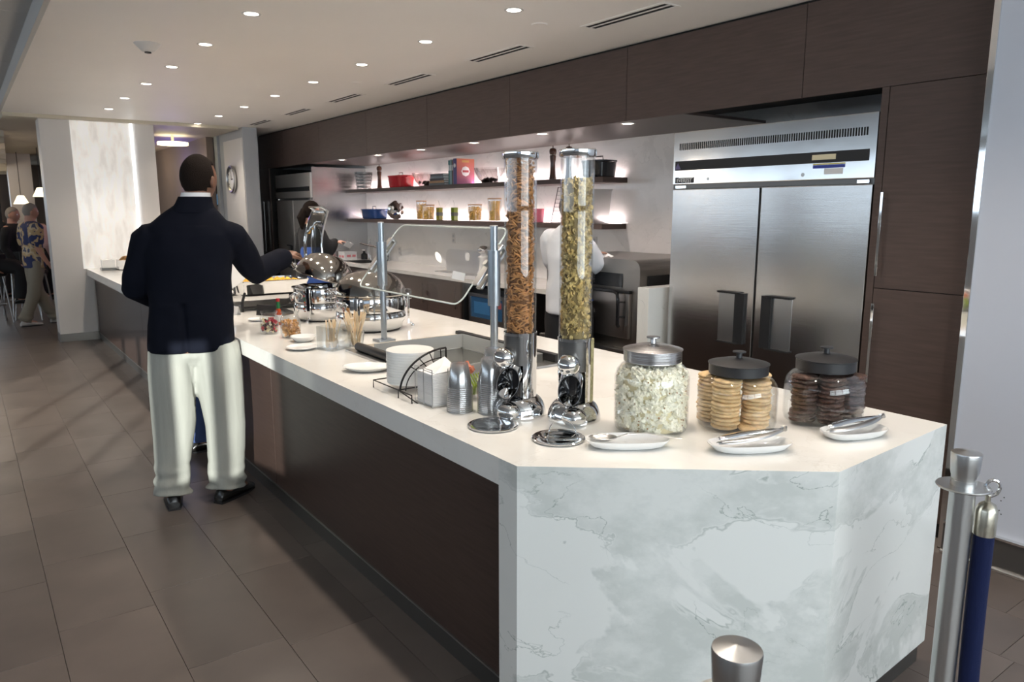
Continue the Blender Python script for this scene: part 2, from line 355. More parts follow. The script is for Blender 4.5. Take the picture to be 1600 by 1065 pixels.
# left wall: row of tall windows giving cool daylight
wl=G().box(-7.15,-7,-3,22,0,1.6).box(-7.15,-7,-3,22,2.62,2.96)
ys=[-1.5+2.3*i for i in range(9)]
prev=-3
for y in ys: wl.box(-7.15,-7,prev,y-1.08,1.6,2.62); prev=y+1.08
wl.box(-7.15,-7,prev,22,1.6,2.62)
struct('wall_left',wl,M['white'])
M['daylight']=emis('daylit_window',(.72,.86,1.0),WIN); M['daylight2']=emis('daylit_front_window',(.80,.90,1.0),WINF)
wl_z=(1.15,2.45)
for i,y in enumerate(ys):
    p=struct('window_%d'%(i+2),G().box(-7.02,-7.0,y-1.08,y+1.08,1.6,2.62).box(-7.02,-6.96,y-.02,y+.02,1.6,2.62),M['greywall'],bevel=.003)
    obj('pane',G().box(-6.999,-6.997,y-1.08,y+1.08,1.6,2.62),M['daylight'],p,smooth=False)
# end of the servery: column, glass panel, wall piece, clock column
struct('column_end',G().box(.88,1.30,10.70,11.05,0.07,CZ+.12),M['white'],bevel=.004).name='wall_end'
struct('baseboard_end',G().box(.875,1.31,10.69,11.05,0,.10),M['darkmetal'],bevel=.002)
M['backlit']=None
m,n,b=nt('backlit_glass'); N=n.nodes.new; L=n.links.new
tc=N('ShaderNodeTexCoord'); mp=N('ShaderNodeMapping'); mp.inputs['Scale'].default_value=(5,1,1.6); t=N('ShaderNodeTexNoise'); t.inputs['Scale'].default_value=2.2; t.inputs['Detail'].default_value=5
L(tc.outputs['Object'],mp.inputs[0]); L(mp.outputs[0],t.inputs['Vector']); cr=N('ShaderNodeValToRGB')
cr.color_ramp.elements[0].position=.35; cr.color_ramp.elements[0].color=(.62,.59,.55,1); cr.color_ramp.elements[1].position=.7; cr.color_ramp.elements[1].color=(.80,.78,.75,1)
L(t.outputs[0],cr.inputs[0]); L(cr.outputs[0],b.inputs['Base Color']); L(cr.outputs[0],b.inputs['Emission Color']); b.inputs['Emission Strength'].default_value=.5; b.inputs['Roughness'].default_value=.18
pn=thing('backlit_panel',(1.52,10.72,.9),'tall backlit mottled white glass panel at the far end of the counter','panel')
obj('glass_face',G().box(1.20,1.86,10.69,10.72,.90,CZ-.01),m,pn,smooth=False)
obj('edge_light',G().box(1.865,1.885,10.68,10.72,.90,CZ-.01),emis('edge_led',(.92,.97,1),5.5),pn,smooth=False,label='bright vertical edge light strip')
obj('top_light',G().box(1.20,1.885,10.665,10.69,CZ-.018,CZ-.004),emis('top_led',(.95,.97,1),4),pn,smooth=False)
struct('wall_mid',G().box(1.89,2.14,10.70,10.95,0,CZ+.02).box(1.18,1.9,10.72,10.95,0,CZ+.02),M['white'],bevel=.003).name='wall_middle'
struct('wall_c',G().box(3.222,3.236,10.61,11.50,0,2.60),M['white'],bevel=.002).name='wall_far'
struct('wall_g',G().box(3.237,3.43,10.60,11.74,0,CZ-.001).box(3.43,3.79,11.735,11.74,0,CZ-.001).box(3.2,4.69,11.75,11.9,0,CZ-.001),M['greywall'],bevel=.003).name='wall_far'
struct('ceiling_bit',G().box(3.2,4.69,10.62,11.8,CZ,CZ+.1),M['ceil']).name='ceiling_far'
# fittings in the ceiling
ring=mesh('lamp_ring',G().lathe([(.040,-.001),(.052,-.004),(.055,0),(.055,.004),(.040,.004),(.040,-.001)],24),M['white'])
lens=mesh('lamp_lens',G().cyl((0,0,0),.040,-.0005,.003,24),M['lens'],False)
def downlight(x,y,z,label,grp):
    t=thing('downlight',(x,y,z),label,'ceiling light',grp)
    for nm,me in (('trim_ring',ring),('lens',lens)):
        o=bpy.data.objects.new(nm,me); col.objects.link(o); o.parent=t
    return t
for i,(x,y) in enumerate(ROWA):
    if y>3.9: downlight(x,y,CZ,nth(i-2)+' round recessed downlight from the camera in the left ceiling row','downlights, left ceiling row')
for i,(x,y) in enumerate(ROWB):
    if y>3.2: downlight(x,y,CZ,nth(i-2)+' round recessed downlight from the camera in the row nearer the kitchen','downlights, right ceiling row')
for i,(x,y) in enumerate(UND): downlight(x,y,2.2345,nth(i+1)+' small downlight from the fridge in the soffit above the shelves','downlights under the soffit')
vy=[3.31,4.62,5.96,7.30,8.63,9.95]
for i,y in enumerate(vy):
    t=thing('air_vent',(3.27,y,CZ),['slotted linear air vent nearest the camera, end of ceiling','second linear air vent from the camera, by the upper cabinets','third linear ceiling vent from the camera','fourth linear ceiling vent, mid way down the cabinets','fifth linear ceiling vent, before the far clock column','farthest small linear ceiling vent above the far end'][i],'vent','linear ceiling vents')
    obj('frame',G().box(3.20,3.225,y-.34,y+.34,CZ-.004,CZ+.001).box(3.315,3.34,y-.34,y+.34,CZ-.004,CZ+.001).box(3.225,3.315,y-.34,y-.325,CZ-.004,CZ+.001).box(3.225,3.315,y+.325,y+.34,CZ-.004,CZ+.001).box(3.262,3.278,y-.325,y+.325,CZ-.004,CZ+.001),M['ceil'],t,bevel=.001)
    obj('slot_recess',G().box(3.225,3.262,y-.325,y+.325,CZ-.0015,CZ+.0005).box(3.278,3.315,y-.325,y+.325,CZ-.0015,CZ+.0005),M['void'],t,smooth=False)
t=thing('ceiling_sensor',(1.154,5.75,CZ),'white cone shaped camera dome with black lens on ceiling at left','sensor')
obj('housing',G().lathe([(.0001,-.055),(.03,-.055),(.045,-.045),(.085,-.004),(.085,0),(.0001,0)],28,(1.154,5.75,CZ)),M['white'],t); obj('lens',G().cyl((1.154,5.75,CZ),.022,-.062,-.05,20),M['blackgl'],t)
for x,y,l in ((2.97,3.76,'flat round white cover plate on the ceiling near the closest vent'),(2.97,6.37,'flat round white cover plate on the ceiling between second and third vent')):
    tag(obj('cover_plate',G().lathe([(.0001,-.006),(.045,-.006),(.052,0),(.0001,0)],28,(x,y,CZ)),M['ceil']),l,'cover plate')
# ---------------------------------------------------------------- wall cabinets
XC=3.80; SB=2.235
seams=[1.512,2.485,3.84,5.205,6.58,7.95,9.33,10.65,11.72]
names=['rightmost upper cabinet, over the tall cabinet and fridge','upper cabinet over the left half of the near fridge','upper cabinet above the shelf end, third from the right','upper cabinet fourth from the right over the shelves','upper cabinet fifth from the right over the shelves','upper cabinet sixth from the right over the shelves','upper cabinet seventh from the right, by the far fridge','leftmost upper cabinet, over the far fridge']
for i in range(8):
    t=thing('upper_cabinet',(XC,seams[i],SB),'dark brown '+names[i],'cabinet','upper cabinets')
    obj('door',G().box(XC,XC+.02,seams[i]+.002,seams[i+1]-.002,SB,CZ-.018),M['brown2'],t,bevel=.001)
    obj('carcass',G().box(XC+.021,XC+.34,seams[i]+.001,seams[i+1]-.001,SB+.02,CZ-.002),M['void'],t,smooth=False)
struct('soffit',G().box(XC+.022,4.69,3.34,9.80,SB,SB+.018),mat('soffit_laminate',(.075,.055,.05),.38,0,.02,20,spec=.3)).name='trim_3'
# tall cabinets on the right
t=thing('tall_cabinet',(XC,1.75,0),'tall dark brown cabinet right of the near fridge with two doors','cabinet')
obj('carcass',G().box(XC+.021,4.6,1.512,2.035,0,SB-.002),M['void'],t,smooth=False)
for z0,z1,h0,h1 in ((.08,1.228,.735,1.153),(1.232,SB-.003,1.296,1.718)):
    d=obj('door',G().box(XC,XC+.02,1.514,1.995,z0,z1),M['brown2'],t,bevel=.001)
    obj('handle',G().tube([(XC-.0,1.975,h0+.03),(XC-.03,1.975,h0+.03)],.005,8).tube([(XC,1.975,h1-.03),(XC-.03,1.975,h1-.03)],.005,8).box(XC-.036,XC-.026,1.968,1.982,h0,h1),M['chrome'],d,bevel=.001)
obj('side_panel',G().box(XC,4.6,1.999,2.037,0,SB-.002),M['brown2'],t,bevel=.001); obj('kick',G().box(XC+.05,XC+.06,1.512,1.999,0,.08),M['darkmetal'],t)
t=thing('tall_cabinet',(XC,11.5,0),'narrow tall dark cabinet left of the far fridge','cabinet')
d=obj('door',G().box(XC,XC+.02,11.30,11.72,.08,SB-.003),M['brown2'],t,bevel=.001); obj('carcass',G().box(XC+.021,4.6,11.30,11.72,0,SB-.003),M['void'],t)
obj('handle',G().box(XC-.036,XC-.026,11.5,11.515,1.0,1.75),M['chrome'],d)
# ---------------------------------------------------------------- fridges
M['litsteel']=mat('steel_lit_far',(.80,.77,.74),.45,1,.03,8,stretch=(1,1,12))  # lighter copy of the fridge steel, painting in lamplight on the far one
def fridge(y0,label,full):
    y1=y0+1.38; X=3.88
    t=thing('reach_in_fridge',(X+.4,(y0+y1)/2,0),label,'fridge','steel reach-in fridges')
    obj('cabinet_body',G().box(X+.045,4.67,y0+.005,y1-.005,.1,2.13),M['steel2'],t,bevel=.003)
    obj('kick_grille',G().box(X+.06,X+.08,y0+.01,y1-.01,0,.1),M['darkmetal'],t)
    hd=obj('header_panel',G().box(X,X+.045,y0,y1,1.795,2.13),M['wavy'] if full else M['litsteel'],t,bevel=.004)
    if full:
        s=G(); n_=84
        for i in range(n_):
            y=y0+.055+(y1-y0-.11)*i/(n_-1); s.box(X-.0012,X+.002,y-.0042,y+.0042,2.015,2.058)
        obj('vent_slots',s,M['void'],hd,smooth=False,kind='stuff')
    bd=obj('control_strip',G().box(X-.004,X+.002,y0+.035,y1-.02,1.885,1.945),M['black'],hd,bevel=.002)
    if full:
        obj('display',G().box(X-.007,X-.003,y0+.22,y0+.36,1.902,1.930),mat('display_glow',(.3,.28,.2),.3,emit=(.9,.75,.45),es=.25),bd)
    bx=obj('hinge_rail',G().box(X+.01,X+.05,y0,y1,1.765,1.795),M['darkmetal'],t,bevel=.002)
    obj('hinge',G().box(X-.005,X+.03,y0+.02,y0+.09,1.768,1.788).box(X-.005,X+.03,y1-.12,y1-.03,1.768,1.788),M['chrome'],t,bevel=.002)
    for k,(a,b_) in enumerate(((y0+.004,y0+.682),(y0+.696,y1-.004))):
        d=obj('door',G().box(X,X+.045,a,b_,.13,1.762),M['steel'] if full else M['litsteel'],t,bevel=.004)
        hy=a+.588 if k==0 else a+.09          # recessed pull by the centre line
        s=-1 if k==0 else 1
        yi=hy-.0; 
        h=G().box(X-.02,X+.0,yi-.035,yi+.035,.80,1.12)
        h.box(X-.028,X+.0,min(yi,yi+s*.165),max(yi,yi+s*.165),1.112,1.125).box(X-.022,X+.0,min(yi,yi+s*.165),max(yi,yi+s*.165),.795,.805)
        hd_=obj('handle',h,M['black'],d,bevel=.003)
        ya,yb=sorted((yi+s*.035,yi+s*.165)); obj('pull_recess',G().box(X-.003,X+.001,ya,yb,.805,1.112),M['steel2'],d,bevel=.001)
    return t,X,y0,y1,hd
fr,X,y0,y1,hd=fridge(2.085,'wide two door stainless fridge beside the tall brown cabinet',True)
MX=lambda X,y,z: Matrix.Translation((X,y,z))@Matrix(((0,0,-1,0),(-1,0,0,0),(0,1,0,0),(0,0,0,1)))
lg=obj('logo_plate',G().box(X-.003,X,3.285,3.44,1.803,1.84),M['black'],hd); text('lettering','EVEREST',.034,emis('letter_white',(.8,.8,.8),.6) if False else M['ceramic'],MX(X-.0045,3.3625,1.818),hd); obj('logo_bar',G().box(X-.0042,X-.003,3.29,3.37+.04,1.834,1.840),M['ceramic'],hd)
obj('warning_sticker',G().box(X-.0012,X,2.25,2.44,1.856,1.874),mat('blue_sticker',(.03,.05,.32),.4),hd,label='blue sticker strip'); obj('spec_sticker',G().box(X-.0012,X,2.26,2.37,1.822,1.854),M['paper'],hd); obj('yellow_line',G().box(X-.0012,X,2.25,2.44,1.875,1.882),mat('yellow_sticker',(.6,.5,.1),.4),hd)
obj('badge',G().add([(X-.005,3.445,1.893),(X-.005,3.395,1.893),(X-.005,3.42,1.933),(X-.0035,3.445,1.893),(X-.0035,3.395,1.893),(X-.0035,3.42,1.933)],[(0,1,2),(5,4,3),(0,3,4,1),(1,4,5,2),(2,5,3,0)]),mat('violet_badge',(.12,.10,.22),.4),hd,smooth=False)
g=G()
for y in (3.17,2.50): g.cyl((X,y,1.825),.011,-.003,.001,16,Matrix.Rotation(-PI/2,3,'Y'))
obj('lock',g,M['steel2'],hd)
fridge(9.89,'far stainless fridge at the left end of the kitchen wall',False)
struct('fridge_side',G().box(3.90,4.69,9.872,9.886,.0,2.2),mat('side_steel',(.50,.48,.48),.26,1,.05,5,stretch=(.4,.4,40))).name='trim_4'
# ---------------------------------------------------------------- back counter
BC=.95; BX=4.03
bc=thing('back_worktop',(4.36,7,BC),'long white stone worktop along the kitchen back wall','countertop')
SX=(4.12,4.50); SY=(8.9,9.55)
g=G().box(BX,4.69,3.665,8.9,BC-.04,BC) .box(BX,SX[0],8.9,9.55,BC-.04,BC).box(SX[1],4.69,8.9,9.55,BC-.04,BC).box(BX,4.69,9.55,9.87,BC-.04,BC)
obj('slab',g,M['top'],bc,smooth=False)
obj('upstand',G().box(4.17,4.2,9.6,9.87,BC,BC+.001),M['top'],bc)
t=thing('sink',(4.3,9.2,BC),'dark steel sink basin sunk in the back worktop','sink')
obj('basin',G().box(SX[0],SX[1],SY[0],SY[1],BC-.2,BC-.19).box(SX[0]-.004,SX[0]+.004,SY[0],SY[1],BC-.19,BC-.002).box(SX[1]-.004,SX[1]+.004,SY[0],SY[1],BC-.19,BC-.002).box(SX[0],SX[1],SY[0]-.004,SY[0]+.004,BC-.19,BC-.002).box(SX[0],SX[1],SY[1]-.004,SY[1]+.004,BC-.19,BC-.002),M['darkmetal'],t)
t=thing('tap',(4.58,9.0,BC),'chrome swivel tap behind the sink','tap')
obj('spout',G().tube([(4.58,9.0,BC),(4.58,9.0,BC+.09),(4.55,9.02,BC+.16),(4.3,9.3,BC+.24)],.011,10),M['chrome'],t); obj('lever',G().sphere((4.58,9.0,BC+.12),.02).tube([(4.58,9,BC+.12),(4.58,8.93,BC+.17)],.006),M['chrome'],t)
cy=[9.87,9.2,8.5,7.8,7.1,6.42]
for i in range(5):
    t=thing('base_cabinet',(4.1,(cy[i]+cy[i+1])/2,0),['leftmost dark base cabinet under the sink','second dark base cabinet from the left under the back worktop','middle dark base cabinet under the back worktop','fourth dark base cabinet under the back worktop','dark base cabinet just left of the under-counter cooler'][i],'cabinet','back counter base cabinets')
    d=obj('door',G().box(BX+.03,BX+.05,cy[i+1]+.002,cy[i]-.002,.1,BC-.045),M['brown2'],t,bevel=.001)
    obj('carcass',G().box(BX+.052,4.68,cy[i+1]+.001,cy[i]-.001,.1,BC-.05 if i>1 else .7),M['void'],t,smooth=False)
    obj('handle',G().box(BX-.0,BX+.01,cy[i+1]+.05,cy[i+1]+.062,.62,.85).box(BX,BX+.03,cy[i+1]+.052,cy[i+1]+.06,.63,.64).box(BX,BX+.03,cy[i+1]+.052,cy[i+1]+.06,.82,.83),M['chrome'],d)
t=thing('under_counter_cooler',(4.3,6.1,.45),'dark under-counter drinks cooler with blue graphics under the back worktop','cooler')
obj('body',G().box(4.16,4.68,5.72,6.38,.1,.86),M['black'],t,bevel=.004)
dr=obj('door_frame',G().box(4.12,4.16,5.74,6.36,.12,.56).box(4.12,4.16,5.74,6.36,.77,.80).box(4.12,4.16,5.74,5.77,.56,.77).box(4.12,4.16,6.33,6.36,.56,.77),M['steel2'],t,bevel=.002)
obj('glass_panel',G().box(4.135,4.14,5.77,6.33,.56,.77),mat('blue_panel',(.02,.05,.10),.1,emit=(.06,.18,.35),es=.15),dr)
obj('label_red',G().box(4.133,4.135,5.80,5.88,.68,.74),mat('red_white',(.4,.1,.1),.5),dr); obj('label_blue',G().box(4.133,4.135,6.0,6.28,.60,.72),mat('mid_blue',(.05,.2,.45),.4),dr)
tag(obj('counter_leg_panel',G().box(BX+.05,4.68,6.385,6.415,0,BC-.045),M['black']),'dark divider panel beside the under-counter cooler','panel')
# oven
t=thing('countertop_oven',(4.2,4.2,.6),'large grey rapid-cook oven with black door handle left of the fridge','oven')
OX=3.87
prof=[]
R_=.07
for a in range(7): an=PI/2*a/6; prof.append((OX+.0,3.73+R_-R_*math.cos(an),1.275-R_+R_*math.sin(an)))
outline=[(3.73,.62)]+[(p[1],p[2]) for p in prof]+[(4.80-q[1]+3.73 if False else 4.78-(q[1]-3.73),q[2]) for q in prof[::-1]]+[(4.78,.62)]
n_=len(outline); g=G(); g.add([(OX,y,z) for y,z in outline]+[(4.62,y,z) for y,z in outline],[tuple(range(n_))]+[tuple(range(n_,2*n_))[::-1]]+[(i,n_+i,n_+(i+1)%n_,(i+1)%n_) for i in range(n_)])
obj('housing',g,mat('oven_steel',(.34,.32,.30),.34,1,.03,10),t,bevel=.003)
obj('side_grille',G().box(3.95,4.6,3.722,3.731,.66,1.16),M['void'],t)
cp=obj('control_panel',G().box(OX-.006,OX,3.90,4.66,1.07,1.17),M['blackgl'],t,bevel=.002)
obj('screen',G().box(OX-.008,OX-.006,4.24,4.34,1.085,1.155),mat('oven_screen',(.2,.2,.22),.2,emit=(.5,.5,.55),es=.35),cp)
g=G()
for i in range(4): g.box(OX-.009,OX-.006,4.19,4.225,1.085+i*.019,1.098+i*.019)
obj('key',g,M['darkmetal'],cp)
d=obj('door',G().box(OX-.03,OX-.001,3.80,4.72,.70,1.03),mat('oven_door',(.50,.46,.43),.3,1,.03,8),t,bevel=.006)
obj('door_top',G().box(OX-.034,OX-.001,3.80,4.72,1.03,1.052),M['black'],d,bevel=.003)
obj('handle',G().tube([(OX-.02,4.6,1.045),(OX-.06,4.58,1.045),(OX-.065,4.2,1.045),(OX-.065,3.93,1.045),(OX-.068,3.885,1.03),(OX-.07,3.875,.99),(OX-.07,3.873,.80),(OX-.06,3.873,.79)],.013,10).tube([(OX-.03,3.84,.97),(OX-.07,3.875,.97)],.007,8).tube([(OX-.03,3.84,.86),(OX-.07,3.875,.86)],.007,8),M['blackgl'],d)
obj('blue_tape',G().box(OX-.0315,OX-.03,4.18,4.30,.945,.96),M['bluecloth'],d)
obj('drip_ledge',G().box(OX-.06,OX+.2,3.72,4.80,.585,.62),M['steel2'],t,bevel=.004)
t=thing('oven_stand',(4.2,4.2,0),'dark stand carrying the rapid-cook oven','stand')
obj('stand_body',G().box(OX+.0,4.62,3.74,4.78,.05,.584),M['darkmetal'],t,bevel=.003)
pony=struct('trim_5',G().box(3.76,4.69,3.535,3.64,0,1.10),M['marble'],bevel=.003)
obj('socket',G().box(4.02,4.07,3.531,3.536,.82,.93),M['white'],pony)
# shelves
SH1=(1.86,1.905); SH2=(1.465,1.51)
def shelf(z0,z1,label,y0=4.70):
    t=thing('wall_shelf',(4.55,7,z0),label,'shelf','floating wall shelves')
    obj('board',G().box(4.40,4.69,y0,9.87,z0,z1),M['brown2'],t,bevel=.0015)
    obj('led_strip',G().box(4.668,4.685,y0+.05,9.8,z1,z1+.004),emis('led',(1,.84,.82),4),t,smooth=False,label='glowing light strip at the back')
    l=light('shelf_led_glow','AREA',(4.64,(y0+9.87)/2,z1+.008),LED,(1,.84,.82),(PI,math.radians(12),0),shape='RECTANGLE',size=.02,size_y=9.8-y0)
shelf(*SH1,'upper dark brown floating shelf under the soffit lights')
shelf(*SH2,'lower dark brown floating shelf above the back worktop')
g=G(); 
# outlets
for y,z,l in ((7.54,1.30,'double wall socket under the lower shelf, in the middle'),(5.10,1.33,'wall socket above the oven, behind the cereal dispenser'),(8.9,1.09,'small wall socket near the sink')):
    t=thing('wall_socket',(4.685,y,z),l,'socket'); obj('plate',G().box(4.682,4.69,y-.035,y+.035,z-.058,z+.058),M['white'],t,bevel=.002); obj('outlet',G().box(4.680,4.682,y-.017,y+.017,z+.01,z+.04).box(4.680,4.682,y-.017,y+.017,z-.04,z-.01),M['greywall'],t)
# ---------------------------------------------------------------- the island counter
CT=.90; ST=.085
CF=1.229; CB=2.68; Y0=1.07
poly=[(CF,10.685),(CF,1.648),(1.935,Y0),(CB-.02,1.105),(CB,1.125),(CB,10.685)]
WX=(1.66,2.20); WY=(2.74,3.46)
hole=[(WX[0],WY[0]),(WX[1],WY[0]),(WX[1],WY[1]),(WX[0],WY[1])]
bm=bmesh.new()
vo=[bm.verts.new((x,y,CT)) for x,y in [(CF,10.685),(CF,1.648),(1.935,Y0),(CB,1.11),(CB,10.685)]]; vh=[bm.verts.new((x,y,CT)) for x,y in hole]
es=[bm.edges.new((vo[i],vo[(i+1)%5])) for i in range(5)]+[bm.edges.new((vh[i],vh[(i+1)%4])) for i in range(4)]
bmesh.ops.triangle_fill(bm,use_beauty=True,use_dissolve=False,edges=es)
r=bmesh.ops.extrude_face_region(bm,geom=bm.faces[:]); bmesh.ops.translate(bm,vec=(0,0,-ST),verts=[v for v in r['geom'] if isinstance(v,bmesh.types.BMVert)])
bmesh.ops.recalc_face_normals(bm,faces=bm.faces)
me=bpy.data.meshes.new('worktop'); bm.to_mesh(me); bm.free(); me.materials.append(M['top'])
isl=thing('serving_counter',(1.95,5.5,0),'long serving counter with white stone top, marble end and dark front panels','counter')
obj('worktop',me,M['top'],isl)
# marble end: wraps the near corner down to the floor, mitred to the top
e=.003
endp=[(CF-.0006,1.74),(CF-.0006,1.6478),(1.9348,Y0-.0006),(CB+.0006,1.1095),(CB+.0006,3.0),(CB-.03,3.0),(CB-.03,1.14),(1.945,1.10),(CF+.03,1.665),(CF+.03,1.74)]
obj('marble_end',G().prism(endp,.085,CT-.0004),M['marble'],isl,smooth=False)
# band of the same stone over the slab edge so the end reads as one face
be=[(CF-.0006,1.80),(CF-.0006,1.6478),(1.9348,Y0-.0006),(CB+.0006,1.1095),(CB+.0006,3.0),(CB,3.0),(CB,1.11),(1.935,Y0),(CF,1.648),(CF,1.80)]
0 and obj('mitred_edge',G().prism(be[1:5]+be[5:9] if False else be,CT-ST-.0,CT-.0004),M['marble'],isl)
obj('toe_plate',G().prism([(CF+.012,1.74),(CF+.012,1.66),(1.94,Y0+.02),(CB-.012,1.125),(CB-.012,3.0),(CB-.03,3.0),(CB-.03,1.14),(1.945,1.10),(CF+.03,1.665),(CF+.03,1.74)],0,.085),M['darkmetal'],isl)
py_=[1.74,4.05,5.9,7.75,10.69]
for i in range(4):
    obj('front_panel',G().box(1.31,1.33,py_[i]+.0015,py_[i+1]-.0015,.088,CT-ST),M['brown'],isl,bevel=.001)
obj('reveal_strip',G().box(1.306,1.33,1.742,10.69,.080,.088),M['steel2'],isl); obj('toe_kick',G().box(1.313,1.33,1.742,10.69,0,.08),M['darkmetal'],isl)
obj('rear_panel',G().box(CB-.10,CB-.08,3.0,10.69,.0,CT-ST),M['brown'],isl); obj('core',G().box(1.335,CB-.11,3.7,10.6,.02,CT-ST-.002).box(1.335,1.345,1.76,3.7,.02,CT-ST-.002),M['void'],isl,smooth=False)
# ================================================================ THINGS ON THE COUNTER
def chunks(g,n,place,piece):
    for i in range(n): piece(g,place(i),i)
ico=bmesh.new(); bmesh.ops.create_icosphere(ico,subdivisions=1,radius=1); ICV=[v.co.copy() for v in ico.verts]; ICF=[tuple(v.index for v in f.verts) for f in ico.faces]; ico.free()
ic2=bmesh.new(); bmesh.ops.create_icosphere(ic2,subdivisions=2,radius=1); I2V=[v.co.copy() for v in ic2.verts]; I2F=[tuple(v.index for v in f.verts) for f in ic2.faces]; ic2.free()
def rrot(): return Euler((random.uniform(0,6.3),random.uniform(0,6.3),random.uniform(0,6.3))).to_matrix()
def puff(g,c,s,lump=.45,two=False):
    V,F=(I2V,I2F) if two else (ICV,ICF); R=rrot(); o=Vector((random.uniform(-50,50),)*3); c=Vector(c)
    g.add([c+R@(v*s*(1+lump*noise.noise(v*1.9+o)*1.6)) for v in V],F)
def shellpos(r0,r1,z0,z1):
    a=random.uniform(0,2*PI); r=random.uniform(r0,r1); return Vector((r*math.cos(a),r*math.sin(a),random.uniform(z0,z1)))
